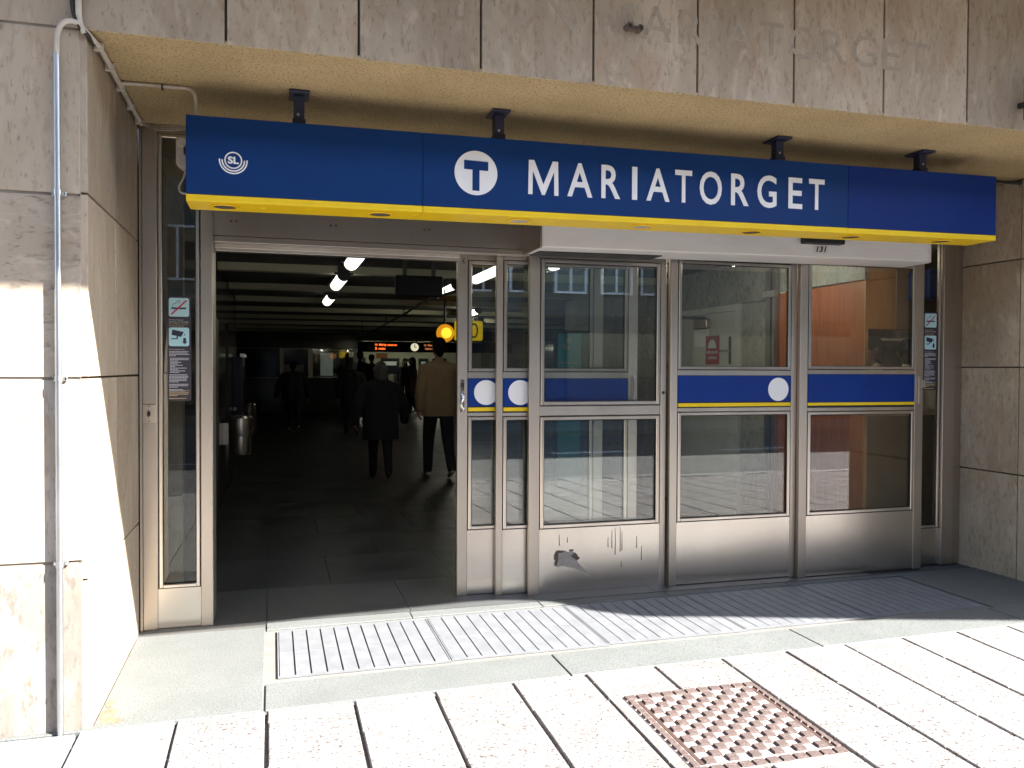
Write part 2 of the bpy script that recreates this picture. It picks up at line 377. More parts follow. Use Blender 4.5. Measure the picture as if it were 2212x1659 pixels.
# ------------------------------------------------------------------ ground
YF, ZS = 3.99, 3.07                 # facade plane, soffit height
XL, XR = -0.78, 5.50                # recess side walls
def gz(y): return -.03*(3.99-y) if y < 3.99 else 0.0
def curb(x): return 3.985+.02*x
ground = MB(); ground.box(-14, 24, -1.32, 3.955, -.60, -.20)
pav = MB()
pav.hexa([(-14, -1.32, -.5), (24, -1.32, -.5), (24, 4.3, -.5), (-14, 4.3, -.5)],
         [(-14, -1.32, gz(-1.32)-.016), (24, -1.32, gz(-1.32)-.016), (24, 4.3, -.017), (-14, 4.3, -.017)])
pavement = pav.build('pavement', 'mortar_dark'); pavement['kind'] = 'structure'
XJ = [-1.62, -1.22, -.822, -.422, -.031, .373, .763, 1.17, 1.572, 1.972, 2.384, 2.797, 3.196, 3.612, 4.02, 4.42, 4.83, 5.23, 5.63, 6.04, 6.44, 6.85, 7.25]
SL = .418
slab_mesh = []
for k in range(3):
    b = MB(); b.box(-.1985+.004*(k % 2), .1985, -.2065, .2065, -.05, 0)
    me = b.mesh('paving_slab', bevel=.004); me.materials.append(MT['paving']); slab_mesh.append(me)
plain_mesh = slab_mesh[0].copy(); plain_mesh.materials.clear(); plain_mesh.materials.append(MT['paving_plain'])
MH = (1.648, 2.372, 2.945, 3.705)    # manhole footprint
def slab(x0, x1, y0, y1, plain=False):
    """one paving slab, cut round the manhole"""
    if x1-x0 < .02 or y1-y0 < .02: return
    gx = .014
    cx, cy = (x0+x1)/2, (y0+y1)/2
    me = plain_mesh if plain else random.choice(slab_mesh)
    inst('paving_slab', me, (cx, cy, gz(cy)+random.uniform(-.0012, .0012)), pavement,
         (math.atan(.03)+random.uniform(-.002, .002), random.uniform(-.002, .002), random.uniform(-.003, .003)), ((x1-x0-gx)/.397, (y1-y0-.006)/.413, 1))
extra = MB()
for c in range(len(XJ)-1):
    x0, x1 = XJ[c], XJ[c+1]
    ytop = curb((x0+x1)/2)-.004 if x1 > -.8 else 3.95
    off = .115 if c % 2 == 0 else .325
    ys = [ytop, ytop-off]
    while ys[-1] > -1.0: ys.append(ys[-1]-SL)
    for a, b in zip(ys[1:], ys[:-1]):
        pl = x1 < -.40
        if x1 > MH[0]+.02 and x0 < MH[1]-.02 and b > MH[2]+.02 and a < MH[3]-.02:
            # slab split by the manhole frame
            if b > MH[3]: slab(x0, x1, MH[3]+.004, b, pl)
            if a < MH[2]: slab(x0, x1, a, MH[2]-.004, pl)
            aa, bb = max(a, MH[2]), min(b, MH[3])
            if x0 < MH[0]: slab(x0, MH[0]-.002, aa, bb, pl)
            if x1 > MH[1]: slab(MH[1]+.002, x1, aa, bb, pl)
        else: slab(x0, x1, a, b, pl)
# slabs further along the street
for side in ((7.25, 15.5), (-7.6, -1.62)):
    x = side[0]; c = 0
    while x < side[1]-.1:
        y = 3.95-(.115 if c % 2 else .325)
        while y > -1.0:
            extra.hexa([(x+.006, y-SL+.003, gz(y-SL)-.04), (x+.394, y-SL+.003, gz(y-SL)-.04), (x+.394, y-.003, gz(y)-.04), (x+.006, y-.003, gz(y)-.04)],
                       [(x+.006, y-SL+.003, gz(y-SL)), (x+.394, y-SL+.003, gz(y-SL)), (x+.394, y-.003, gz(y)), (x+.006, y-.003, gz(y))])
            y -= SL
        x += .4; c += 1
rg = random.Random(11)
MT['gum'] = mat('old_gum', (.12, .11, .105), rough=.8)
for k in range(26):
    gx_, gy_ = rg.uniform(-.6, 4.6), rg.uniform(2.4, 3.85)
    if MH[0]-.03 < gx_ < MH[1]+.03 and gy_ < MH[3]+.03: continue
    q = MB(); rr = rg.uniform(.008, .018); q.prism([(gx_+rr*rg.uniform(.75, 1.15)*math.cos(a), gy_+rr*rg.uniform(.75, 1.15)*math.sin(a)) for a in [2*math.pi*i/10 for i in range(10)]], 'z', gz(gy_)-.001, gz(gy_)+.0022); q.build('gum_spot', 'gum', pavement)
e = extra.build('far_paving', 'paving', pavement); e['kind'] = 'stuff'
ks = MB()
for i in range(22):
    ks = MB(); x = -8+i*1.1
    ks.box(x+.004, x+1.096, -1.55, -1.325, -.5, gz(-1.32)-.004)
    ks.build('kerb_stone', 'granite', pavement, bevel=.012)
rd = MB(); rd.hexa([(-60, -11, -.9), (70, -11, -.9), (70, -1.56, -.9), (-60, -1.56, -.9)], [(-60, -11, -.285), (70, -11, -.285), (70, -1.56, -.285), (-60, -1.56, -.285)])
road = rd.build('road', 'asphalt'); road['kind'] = 'structure'
for x in range(-10, 30, 4):
    b = MB(); b.box(x, x+2, -6.35, -6.23, -.284, -.280); b.build('road_marking', 'white', road)
b = MB(); b.box(-60, 70, -15, -11.01, -.9, -.15); fp = b.build('far_pavement', 'cement'); fp['kind'] = 'structure'
b = MB(); b.box(-200, 200, -200, 200, -1.3, -1.0); gr = b.build('ground', 'asphalt'); gr['kind'] = 'structure'

# granite apron inside the recess
b = MB(); b.box(-1.4, 7.0, 3.97, 5.285, -.45, -.012); apron = b.build('entrance_apron', 'cement'); apron['kind'] = 'structure'
def gslab(pts, m='granite', z=0.0, nm='granite_slab'):
    q = MB(); q.prism(pts, 'z', -.05, z); return q.build(nm, m, apron, bevel=.003)
def gy(x, y): return y+.02*x
gslab([(-1.36, curb(-1.36)), (-.048, curb(-.048)), (-.048, 5.27), (-.772, 5.27), (-.772, 4.02), (-1.36, 4.02)])
xs = [-.041, 1.497, 3.06, 4.63, 6.2]
for a, c in zip(xs[:-1], xs[1:]):
    gslab([(a+.004, curb(a)), (c-.004, curb(c)), (c-.004, gy(c, 4.32)), (a+.004, gy(a, 4.32))])
# rear strip behind the grates
for a, c in ((-.041, .86), (.86, 1.75), (1.75, 2.7), (2.7, 3.7), (3.7, 4.7), (4.7, 5.49)):
    gslab([(a+.002, gy(a, 5.215)), (c-.002, gy(c, 5.215)), (c-.002, 5.36), (a+.002, 5.36)], 'granite', -.001)
gslab([(4.70, gy(4.7, 4.325)), (5.49, gy(5.49, 4.325)), (5.49, gy(5.49, 5.21)), (4.70, gy(4.7, 5.21))], 'granite', -.002)
gslab([(5.505, gy(5.5, 4.0)), (5.9, gy(5.5, 4.0)), (5.9, 4.06), (5.505, 4.06)], 'granite', -.004, 'granite_slab')

rq = random.Random(5)
def rag(cx, cy, rx, ry, n=22):
    return [(cx+rx*math.cos(2*math.pi*i/n)*rq.uniform(.6, 1.15), cy+ry*math.sin(2*math.pi*i/n)*rq.uniform(.6, 1.15)) for i in range(n)]
MT['stain'] = mat('rust_stain', (.13, .085, .05), (.17, .13, .09), rough=.85, scale=30)
for kz, (cx, cy, rx, ry) in enumerate(((-.732, 4.13, .036, .10), (-.695, 4.05, .05, .03), (-.745, 4.27, .02, .06))):
    q = MB(); q.prism(rag(cx, cy, rx, ry), 'z', -.004, .0010+.0006*kz); q.build('rust_stain', 'stain', apron)
# ribbed aluminium foot grates
MX = [(.023, .938), (.945, 1.880), (1.889, 2.800), (2.808, 3.752), (3.762, 4.66)]
names = ['leftmost aluminium foot grate, fully in the sun before the open doorway',
         'second aluminium foot grate from the left, sunlit, right of the open doorway',
         'middle aluminium foot grate, half sunlit, before the panel with torn sticker',
         'fourth aluminium foot grate from the left, mostly in shadow before the door with white disc',
         'rightmost aluminium foot grate, dull and shaded before the plain blue-banded door']
rib_me = {}
for k, (x0, x1) in enumerate(MX):
    y0, y1 = gy((x0+x1)/2, 4.385), gy((x0+x1)/2, 5.165)
    g = thing('foot_grate', (x0, y0, 0), names[k], 'grate', 'foot grates in front of the doors')
    MB().box(x0, x1, y0, y1, -.011, -.0095).build('tray', 'black', g)
    q = MB(); q.frame(x0, x1, y0, y1, -.01, .001, .006)   # frame() lies in XZ: rebuild flat
    q = MB(); q.box(x0, x0+.006, y0, y1, -.0098, .002); q.box(x1-.006, x1, y0, y1, -.0098, .002)
    q.box(x0+.006, x1-.006, y0, y0+.006, -.0098, .002); q.box(x0+.006, x1-.006, y1-.006, y1, -.0098, .002)
    q.build('edge_frame', 'alu', g)
    nc = 11; cw = (x1-x0-.012)/nc; rh = (y1-y0-.012)/2
    r = MB(); nr = 22
    for i in range(nr):
        yy = -rh/2+.0105+(rh-.021)*i/(nr-1)
        r.box(-cw/2+.0045, cw/2-.0045, yy-.0050, yy+.0050, -.009, .001)
    r.box(-cw/2+.0045, -cw/2+.010, -rh/2+.006, rh/2-.006, -.0095, -.003)
    me = r.mesh('grate_cell'); me.materials.append(MT['alu'])
    for i in range(nc):
        for j in range(2):
            inst('grate_cell', me, (x0+.006+cw*(i+.5), y0+.006+rh*(j+.5), random.uniform(-.0006, .0006)), g)

# manhole cover with checkered iron studs
x0, x1, y0, y1 = MH
zc = gz(3.3)
mh = thing('manhole_cover', ((x0+x1)/2, (y0+y1)/2, zc), 'square iron manhole cover with raised checkered studs set in the sunlit paving', 'manhole cover')
def slopebox(mbx, a, c, d, e, h0, h1):
    mbx.hexa([(a, d, gz(d)+h0), (c, d, gz(d)+h0), (c, e, gz(e)+h0), (a, e, gz(e)+h0)], [(a, d, gz(d)+h1), (c, d, gz(d)+h1), (c, e, gz(e)+h1), (a, e, gz(e)+h1)])
q = MB(); slopebox(q, x0, x1, y0, y1, -.014, -.0035); q.build('frame_plate', 'iron_dust', mh)
lx0, lx1, ly0, ly1 = x0+.062, x1-.045, y0+.066, y1-.066
q = MB()
for (a, c) in ((lx0-.014, lx0+.004), (lx1-.004, lx1+.012)):
    q = MB(); slopebox(q, a, c, ly0, ly1, -.0036, -.0012); q.build('rust_groove', 'iron_rust', mh)
NXC, NYC = 11, 13
cw, ch = (lx1-lx0-.02)/NXC, (ly1-ly0)/NYC
def stud(w_, d_, h_=.011):
    t = MB(); a, c = w_/2, d_/2; i = .004
    t.hexa([(-a, -c, -.004), (a, -c, -.004), (a, c, -.004), (-a, c, -.004)], [(-a+i, -c+i, h_), (a-i, -c+i, h_), (a-i, c-i, h_), (-a+i, c-i, h_)])
    me = t.mesh('stud'); me.materials.append(MT['iron']); return me
sm = stud(cw*.98, ch*.98)
for i in range(NXC):
    for j in range(NYC):
        if (i+j) % 2 == 0:
            yy = ly0+ch*(j+.5)
            inst('stud', sm, (lx0+.008+cw*(i+.5), yy, gz(yy)-.003), mh, (math.atan(.03), 0, random.uniform(-.02, .02)))
bs = stud((x1-x0)/11*.90, .044, .008); bs2 = stud(.036, (y1-y0)/15*.88, .008); bs3 = stud(.030, (y1-y0)/15*.88, .008)
for i in range(11):
    xx = x0+(x1-x0)*(i+.5)/11
    for yy in (y0+.026, y1-.026): inst('border_stud', bs, (xx, yy, gz(yy)-.003), mh, (math.atan(.03), 0, random.uniform(-.03, .03)))
for j in range(1, 14):
    yy = y0+(y1-y0)*(j+.5)/15
    inst('border_stud', bs2, (x0+.022, yy, gz(yy)-.003), mh, (math.atan(.03), 0, 0)); inst('border_stud', bs3, (x1-.016, yy, gz(yy)-.003), mh, (math.atan(.03), 0, 0))
MB().cyl((2.13, 3.40, gz(3.4)+.006), .012, .004, 'z', 16).build('lifting_hole', 'black', mh)

# ------------------------------------------------------------------ station building shell
bld = thing('station_building', (2.4, 4.2, 0), 'limestone clad station building with recessed entrance and plastered soffit', 'building')
fwall = MB()
fwall.box(-9, XL-.035, YF+.03, 12, -.4, 9)                       # left pier core
fwall.box(XR+.035, 14, YF+.03, 5.62, -.4, 9)
fwall.box(XL-.035, XR+.035, YF+.03, 5.62, ZS+.02, 9)              # over the recess
fw_o = fwall.build('facade_wall', 'mortar', bld)
MB().box(-4.6, XL-.034, YF+.007, YF+.028, -.1, ZS+.3).build('joint_bed', 'mortar_pale', bld)
soff = MB(); soff.box(XL-.002, XR+.002, YF+.002, 5.62, ZS, ZS+.018); so_o = soff.build('soffit', 'plaster', bld)
def panel(x0, x1, z0, z1, m='stone', parent=fw_o, nm='stone_panel', g=.006):
    q = MB(); q.box(x0+g, x1-g, YF, YF+.029, z0+g, z1-g)
    c = Vector(((x0+x1)/2, YF, (z0+z1)/2))
    me = q.mesh(nm, c, .0025); me.materials.append(MT[m]); return inst(nm, me, c, parent)
XV = [-.205+.5983*i for i in range(-1, 9)]
for a, c in zip(XV[:-1], XV[1:]):
    a2 = max(a, XL+.0) if a < XL else a
    panel(a, c, ZS-.003, 4.25)
panel(XL-.022, XV[0], ZS-.003, 4.25) if XV[0] > XL+.05 else None
for i in range(3): panel(XV[-1]+.6*i, XV[-1]+.6*i+.6, ZS-.003, 4.25)
for z0, z1 in ((4.25, 5.4), (5.4, 6.6)):
    for i in range(-6, 18): panel(-.205+.5983*i, -.205+.5983*(i+1), z0, z1)
# left pier courses
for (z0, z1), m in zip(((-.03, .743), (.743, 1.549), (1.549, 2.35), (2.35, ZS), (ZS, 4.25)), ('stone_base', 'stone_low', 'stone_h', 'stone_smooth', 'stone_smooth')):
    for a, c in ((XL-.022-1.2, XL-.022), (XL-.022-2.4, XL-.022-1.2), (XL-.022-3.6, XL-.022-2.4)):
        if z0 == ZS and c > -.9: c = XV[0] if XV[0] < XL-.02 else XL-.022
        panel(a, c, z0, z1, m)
for (z0, z1) in ((-.03, .743), (.743, 1.549), (1.549, 2.35), (2.35, ZS)):
    for i in range(4): panel(XR+.022+1.2*i, XR+.022+1.2*i+1.2, z0, z1)
def rev_panel(side, y0, y1, z0, z1, m='stone', g=.005):
    q = MB(); 
    if side < 0: q.box(XL-.03, XL, y0+g, y1-g, z0+g, z1-g)
    else: q.box(XR, XR+.03, y0+g, y1-g, z0+g, z1-g)
    c = Vector((XL if side < 0 else XR, (y0+y1)/2, (z0+z1)/2))
    me = q.mesh('stone_panel', c, .0025); me.materials.append(MT[m]); inst('stone_panel', me, c, rev[side])
rev = {}
for s_, x in ((-1, XL-.0335), (1, XR+.0335)):
    q = MB(); q.box(min(x, x-.0*s_)-.003, x+.003, YF+.004, 5.62, -.2, ZS+.01); rev[s_] = q.build('reveal_wall', 'mortar', bld)
for z0, z1 in ((-.03, .66), (.66, 1.553), (1.553, 2.36), (2.36, ZS)):
    rev_panel(-1, YF, 4.66, z0, z1, 'stone_smooth'); rev_panel(-1, 4.66, 5.40, z0, z1, 'stone')
for z0, z1 in ((-.03, .80), (.80, 1.63), (1.63, 2.46), (2.46, ZS)):
    rev_panel(1, YF, 4.98, z0, z1, 'stone_smooth'); rev_panel(1, 4.98, 5.60, z0, z1, 'stone')
# faded lettering where older letters once hung
MT['faded'] = mat('faded_letter_stone', (.40, .335, .26), (.34, .28, .215), rough=.75, scale=9, c3=(.27, .225, .18), fscale=30, famt=(.58, .7))
fx = 3.690
for ch, wd in zip('TEGROTAIRAMNOITATS', (.15, .125, .165, .15, .175, .15, .175, .04, .15, .175, .20, .175, .18, .04, .15, .175, .15, .14)):
    q = MB()
    if ch == 'M': m_poly(q, fx-wd, fx, 3.335, 3.515, YF-.0002, .0012, .19)
    else: put_text(q, ch, fx-wd, fx, 3.335, 3.515, YF-.0002, .0012, .0)
    q.build('faded_letter', 'faded', fw_o); fx -= wd+(.042 if ch != 'M' else .13)
# unseen overhang inferred from its shadow; outline shaped to cast that ground edge
H = 4.6
dx, dy = H/math.tan(SUN_EL)*math.sin(SUN_AZ), -H/math.tan(SUN_EL)*math.cos(SUN_AZ)
edge = [(-16, 5.33), (-.72, 5.335), (-.04, 5.363), (.31, 5.395), (.79, 5.425), (1.25, 5.47), (1.48, 5.46), (1.62, 5.42), (1.78, 5.36), (1.95, 5.27), (2.1, 5.11), (2.18, 4.95),
        (2.29, 4.855), (2.49, 4.79), (2.78, 4.71), (3.13, 4.59), (3.48, 4.477), (4.04, 4.298), (4.58, 4.135), (5.6, 3.95), (9, 3.7)]
pts = [(x+dx, y+dy) for x, y in edge]
q = MB(); q.prism(pts+[(pts[-1][0], YF+.0), (pts[0][0], YF+.0)], 'z', H, H+.22); q.build('shadow_overhang', 'plaster', bld)

# ------------------------------------------------------------------ hall behind the doors
def hz(y): return .012*(y-5.3)
def hbox(name, m, *a, parent=bld, bevel=0):
    q = MB(); q.box(*a); return q.build(name, m, parent, bevel)
q = MB(); q.hexa([(-6, 5.29, -.6), (10, 5.29, -.6), (10, 42, -.6), (-6, 42, -.6)], [(-6, 5.29, -.012), (10, 5.29, -.012), (10, 42, hz(42)-.012), (-6, 42, hz(42)-.012)])
hfl = q.build('hall_floor', 'hall_joint'); hfl['kind'] = 'structure'
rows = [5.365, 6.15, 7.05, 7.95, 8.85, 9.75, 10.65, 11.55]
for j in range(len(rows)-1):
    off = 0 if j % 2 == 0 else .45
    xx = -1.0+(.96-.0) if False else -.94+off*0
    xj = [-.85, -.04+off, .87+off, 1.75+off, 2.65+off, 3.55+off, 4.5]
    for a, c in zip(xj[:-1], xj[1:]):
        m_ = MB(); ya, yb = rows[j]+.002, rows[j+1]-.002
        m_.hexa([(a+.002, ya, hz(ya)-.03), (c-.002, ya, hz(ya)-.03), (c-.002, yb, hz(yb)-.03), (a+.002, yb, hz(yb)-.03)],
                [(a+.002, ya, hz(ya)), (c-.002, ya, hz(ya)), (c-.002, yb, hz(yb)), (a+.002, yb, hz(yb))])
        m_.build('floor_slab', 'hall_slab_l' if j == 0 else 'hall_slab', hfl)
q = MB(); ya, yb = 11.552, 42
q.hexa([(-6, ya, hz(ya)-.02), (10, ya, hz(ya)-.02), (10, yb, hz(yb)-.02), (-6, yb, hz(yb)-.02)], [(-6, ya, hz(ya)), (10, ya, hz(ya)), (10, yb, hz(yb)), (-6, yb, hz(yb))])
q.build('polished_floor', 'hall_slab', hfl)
ZC = 2.62
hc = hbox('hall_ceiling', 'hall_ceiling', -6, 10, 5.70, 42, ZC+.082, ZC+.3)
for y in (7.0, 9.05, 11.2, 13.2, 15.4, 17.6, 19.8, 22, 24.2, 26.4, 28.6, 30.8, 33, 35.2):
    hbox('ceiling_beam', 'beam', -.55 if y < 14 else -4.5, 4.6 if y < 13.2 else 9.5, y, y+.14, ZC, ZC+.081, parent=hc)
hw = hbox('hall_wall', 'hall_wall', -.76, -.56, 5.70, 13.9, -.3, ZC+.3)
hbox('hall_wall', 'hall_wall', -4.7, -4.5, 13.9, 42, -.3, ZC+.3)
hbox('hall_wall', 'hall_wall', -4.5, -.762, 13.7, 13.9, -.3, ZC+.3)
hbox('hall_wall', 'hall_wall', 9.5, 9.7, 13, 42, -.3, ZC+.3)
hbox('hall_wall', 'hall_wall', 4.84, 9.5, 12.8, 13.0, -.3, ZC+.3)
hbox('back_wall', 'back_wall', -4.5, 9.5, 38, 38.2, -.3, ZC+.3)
rw = hbox('hall_wall', 'mortar', 4.66, 4.84, 7.02, 12.79, -.3, ZC+.3)
# marble slabs of the right hall wall
for j, (z0, z1) in enumerate(((0.02, .75), (.75, 1.5), (1.5, 2.28), (2.28, 2.84))):
    for (a, c) in ((7.03, 7.46), (8.80, 9.5), (9.5, 10.2), (10.2, 10.9), (10.9, 11.6), (11.6, 12.3), (12.3, 12.78)):
        hbox('marble_slab', 'marble', 4.62, 4.658, a+.003, c-.003, z0+.003, z1-.003, parent=rw)
for k in range(2): hbox('marble_slab', 'marble', 4.62, 4.658, 7.463+k*.67, 8.13+k*.667, 2.285, 2.837, parent=rw)
hbox('inner_jamb', 'stone_smooth', -.77, -.548, 5.58, 5.695, .0, 3.06)
# slab of dark cladding under the hall's left wall: doors and niches
hbox('service_door', 'black', -.565, -.545, 8.2, 9.1, .05, 2.1, parent=hw)
hbox('service_door', 'hall_wall', -.567, -.54, 11.0, 12.0, .07, 2.15, parent=hw)
hbox('handrail', 'steel_b', -.53, -.50, 12.1, 13.8, 1.0, 1.04, parent=hw)
# booth at the back, left part
bo = thing('ticket_booth', (-1, 26, hz(26)), 'dark ticket booth with lit window at the far left of the hall', 'booth')
q = MB(); q.box(-4.4, 2.55, 26, 28, hz(26), 1.05+hz(26)); q.build('base', 'hall_wall', bo)
q = MB(); q.box(-4.4, 2.55, 26, 28, 2.2, ZC+.08); q.build('header', 'hall_wall', bo)
for x in (-4.3, -1.2, .2, 1.05, 2.42):
    MB().box(x, x+.12, 26, 26.12, 1.06+hz(26), 2.195).build('post', 'steel', bo)
MB().box(1.18, 2.40, 26.05, 26.07, 1.06+hz(26), 2.19).build('window', 'glass', bo)
MB().box(-1.07, 1.04, 26.05, 26.07, 1.06+hz(26), 2.19).build('window', 'win_dark', bo)
MB().box(1.5, 1.9, 27.74, 27.79, 1.35, 2.1).build('lit_panel', 'screen', bo)
MB().box(1.18, 2.42, 27.80, 27.84, 1.06+hz(26), 2.19).build('rear_panel', 'hall_wall', bo)
MB().box(.3, .9, 25.95, 25.99, .95+hz(26), 1.45+hz(26)).build('notice', 'sticker', bo)

# ------------------------------------------------------------------ glazed entrance: helper for every leaf
def leaf(name, label, X, Zs, Y, t=.045, upper=True, band=None, disc=None, yellow=None, group=None, kick='steel_k', glass='glass'):
    """X: outer x0, stile-in x, glass x0, glass x1, stile-in, outer x1; Zs: top, bead top, glass top, glass bottom, rail top..., kick"""
    x0, xa, xb, x1 = X
    o = thing(name, ((x0+x1)/2, Y, 0), label, 'door', group)
    zt, zu, zub, zrt, zrb, zlu, zlb, z0 = Zs        # top, upper opening top, upper opening bottom, band top, band bottom, lower opening top, lower bottom, foot
    MB().box(x0, xa, Y, Y+t, z0, zt).build('stile', 'steel', o, bevel=.003)
    MB().box(xb, x1, Y, Y+t, z0, zt).build('stile', 'steel', o, bevel=.003)
    MB().box(xa+.001, xb-.001, Y+.002, Y+t-.002, zu, zt-.001).build('top_rail', 'steel', o)
    if upper:
        MB().box(xa+.001, xb-.001, Y+.001, Y+t-.002, zrt+.002, zub).build('middle_rail', 'steel_b', o)
    MB().box(xa+.001, xb-.001, Y+.001, Y+t-.002, zlu, zrb-.002).build('middle_rail', 'steel_b', o)
    MB().box(xa+.001, xb-.001, Y+.004, Y+t-.004, z0+.006, zlb).build('kick_plate', kick, o)
    MB().box(xa, xb, Y+.008, Y+t-.008, z0-.004, z0+.005).build('floor_brush', 'gasket', o)
    def glaz(za, zb, nm):
        bw = .024
        f = MB(); f.frame(xa+.006, xb-.006, Y-.004, Y+.018, za+.006, zb-.006, bw); f.build('glazing_bead', 'steel_b', o, bevel=.004)
        MB().frame(xa+.002, xb-.002, Y+.006, Y+.030, za+.002, zb-.002, .006).build('gasket', 'gasket', o)
        MB().frame(xa+.006+bw, xb-.006-bw, Y+.004, Y+.022, za+.006+bw, zb-.006-bw, .003).build('gasket', 'gasket', o)
        MB().box(xa+.02, xb-.02, Y+.0185, Y+.0245, za+.02, zb-.02).build('pane', glass, o)
    glaz(zub, zu, 'upper')
    glaz(zlb, zlu, 'lower')
    if band:
        bt, bb = band
        p = MB().box(xa+.004, xb-.004, Y-.002, Y+.03, bb, bt).build('blue_band', 'blue_band', o)
        if yellow: MB().box(xa+.004, xb-.006, Y-.0035, Y+.02, yellow[1], yellow[0]).build('yellow_strip', 'yellow', o)
        MB().box(xa+.001, xb-.001, Y+.004, Y+.03, bb-.05, bt+.02).build('band_backing', 'gasket', o)
        if disc: MB().disc((disc[0], Y-.0015, disc[1]), disc[2], .0022, 48).build('white_disc', 'white', o)
    return o

GR = 'steel framed sliding door leaves and glazed panels'
L1 = leaf('sliding_door', 'narrow rearmost steel door leaf with white disc, edging the open doorway', (1.236, 1.309, 2.255, 2.328),
          (2.407, 2.362, 1.575, 1.532, 1.292, 1.268, .462, .004), 5.62, band=(1.53, 1.335), yellow=(1.328, 1.302), disc=(1.443, 1.433, .088), group=GR)
L2 = leaf('sliding_door', 'second narrow steel door leaf with white disc, overlapping the rearmost leaf', (1.505, 1.552, 2.508, 2.582),
          (2.410, 2.367, 1.577, 1.533, 1.292, 1.268, .463, .003), 5.570, band=(1.531, 1.335), yellow=(1.328, 1.302), disc=(1.678, 1.433, .088), group=GR)
# fixed panel: tall upper pane reaching down over the neighbour's band
o = thing('fixed_glass_panel', (2.26, 5.515, 0), 'steel framed glass panel with torn sticker and drips on its kick plate', 'panel', GR)
Y = 5.515
MB().box(1.729, 1.808, Y, Y+.045, 0, 2.425).build('stile', 'steel', o, bevel=.003)
MB().box(2.742, 2.788, Y, Y+.045, 0, 2.425).build('stile', 'steel', o, bevel=.003)
MB().box(1.809, 2.741, Y+.002, Y+.043, 2.385, 2.424).build('top_rail', 'steel', o)
MB().box(1.809, 2.741, Y+.001, Y+.043, 1.268, 1.338).build('middle_rail', 'steel_b', o, bevel=.004)
kp = MB().box(1.809, 2.741, Y+.004, Y+.041, .004, .462).build('kick_plate', 'steel_k', o)
for za, zb in ((1.338, 2.385), (.462, 1.268)):
    MB().frame(1.814, 2.736, Y-.004, Y+.018, za+.006, zb-.006, .026).build('glazing_bead', 'steel_b', o, bevel=.004)
    MB().frame(1.810, 2.740, Y+.006, Y+.03, za+.002, zb-.002, .006).build('gasket', 'gasket', o)
    MB().frame(1.840, 2.710, Y+.004, Y+.022, za+.032, zb-.032, .003).build('gasket', 'gasket', o)
    MB().box(1.83, 2.72, Y+.0185, Y+.0245, za+.02, zb-.02).build('pane', 'glass', o)
# torn sticker and drips
rp = random.Random(3)
def blob(cx, cz, rx, rz, n=18, jag=.3):
    return [(cx+rx*math.cos(2*math.pi*i/n)*(1+rp.uniform(-jag, jag)), cz+rz*math.sin(2*math.pi*i/n)*(1+rp.uniform(-jag, jag))) for i in range(n)]
q = MB()
poly = [(1.925, .275), (1.945, .300), (1.99, .307), (2.03, .292), (2.055, .300), (2.075, .285), (2.085, .255), (2.10, .215), (2.145, .165), (2.185, .135), (2.19, .105), (2.16, .125), (2.11, .150), (2.075, .175), (2.03, .180), (1.985, .195), (1.945, .185), (1.93, .21)]
q.prism([(a, z) for a, z in poly], 'y', Y+.0025, Y+.0038); q.build('torn_sticker', 'torn', kp)
q = MB()
for cx, cz, rx, rz in ((1.938, .262, .018, .035), (1.965, .297, .03, .010), (2.075, .262, .026, .018), (2.095, .243, .020, .014), (1.935, .215, .012, .02), (2.05, .303, .02, .006)):
    q.prism(blob(cx, cz, rx, rz), 'y', Y+.0018, Y+.0036)
q.build('glue_stain', 'drip', kp)
for x, za, zb in ((2.365, .43, .30), (2.39, .44, .25), (2.43, .45, .27), (2.445, .42, .28), (2.335, .38, .31), (2.56, .38, .29), (2.60, .30, .20), (2.02, .40, .36), (1.96, .42, .34), (2.44, .20, .16)):
    q = MB(); q.tube([(x, Y+.004, za), (x+rp.uniform(-.002, .002), Y+.004, (za+zb)/2), (x, Y+.004, zb)], [.0018, .0026, .0035], 6); q.build('drip', 'drip', kp)
L4 = leaf('sliding_door', 'steel framed glass door whose blue band carries a white disc at its right end', (2.800, 2.858, 3.823, 3.869),
          (2.447, 2.413, 1.595, 1.557, 1.318, 1.290, .470, .004), 5.470, band=(1.555, 1.36), yellow=(1.352, 1.326), disc=(3.708, 1.453, .089), group=GR)
L5 = leaf('sliding_door', 'rightmost steel framed glass door with plain blue band and pull handle', (3.872, 3.941, 4.940, 5.022),
          (2.470, 2.445, 1.602, 1.569, 1.312, 1.285, .476, .004), 5.430, band=(1.567, 1.353), yellow=(1.350, 1.328), group=GR)
# lock pieces
q = MB(); q.box(1.255, 1.285, 5.612, 5.6195, 1.44, 1.525); q.build('lock_plate', 'chrome', L1, bevel=.004)
q = MB(); q.box(1.262, 1.280, 5.605, 5.6115, 1.47, 1.50); q.build('lock_cylinder', 'gasket', L1, bevel=.003)
q = MB(); q.tube(smooth_path([(1.268, 5.612, 1.425), (1.278, 5.60, 1.40), (1.260, 5.598, 1.36), (1.276, 5.60, 1.32), (1.268, 5.612, 1.30)], 5), .007, 8); q.box(1.256, 1.284, 5.6125, 5.6195, 1.295, 1.43)
q.build('bolt_handle', 'chrome', L1, smooth=True)
q = MB(); put_text(q, 'X', 1.263, 1.289, 2.333, 2.372, 5.6198, .0006, .01); q.build('pen_mark', 'black', L1)
q = MB(); q.box(4.965, 4.995, 5.414, 5.4295, 1.335, 1.555); q.build('handle_plate', 'steel_b', L5, bevel=.003)
q = MB(); q.box(4.972, 5.006, 5.392, 5.4135, 1.465, 1.525); q.cyl((4.993, 5.389, 1.495), .012, .003, 'y', 16); q.build('lock_case', 'steel_b', L5, bevel=.003)
q = MB(); q.cyl((2.765, 5.512, 1.43), .012, .003, 'y', 16); q.build('key_hole', 'gasket', o)
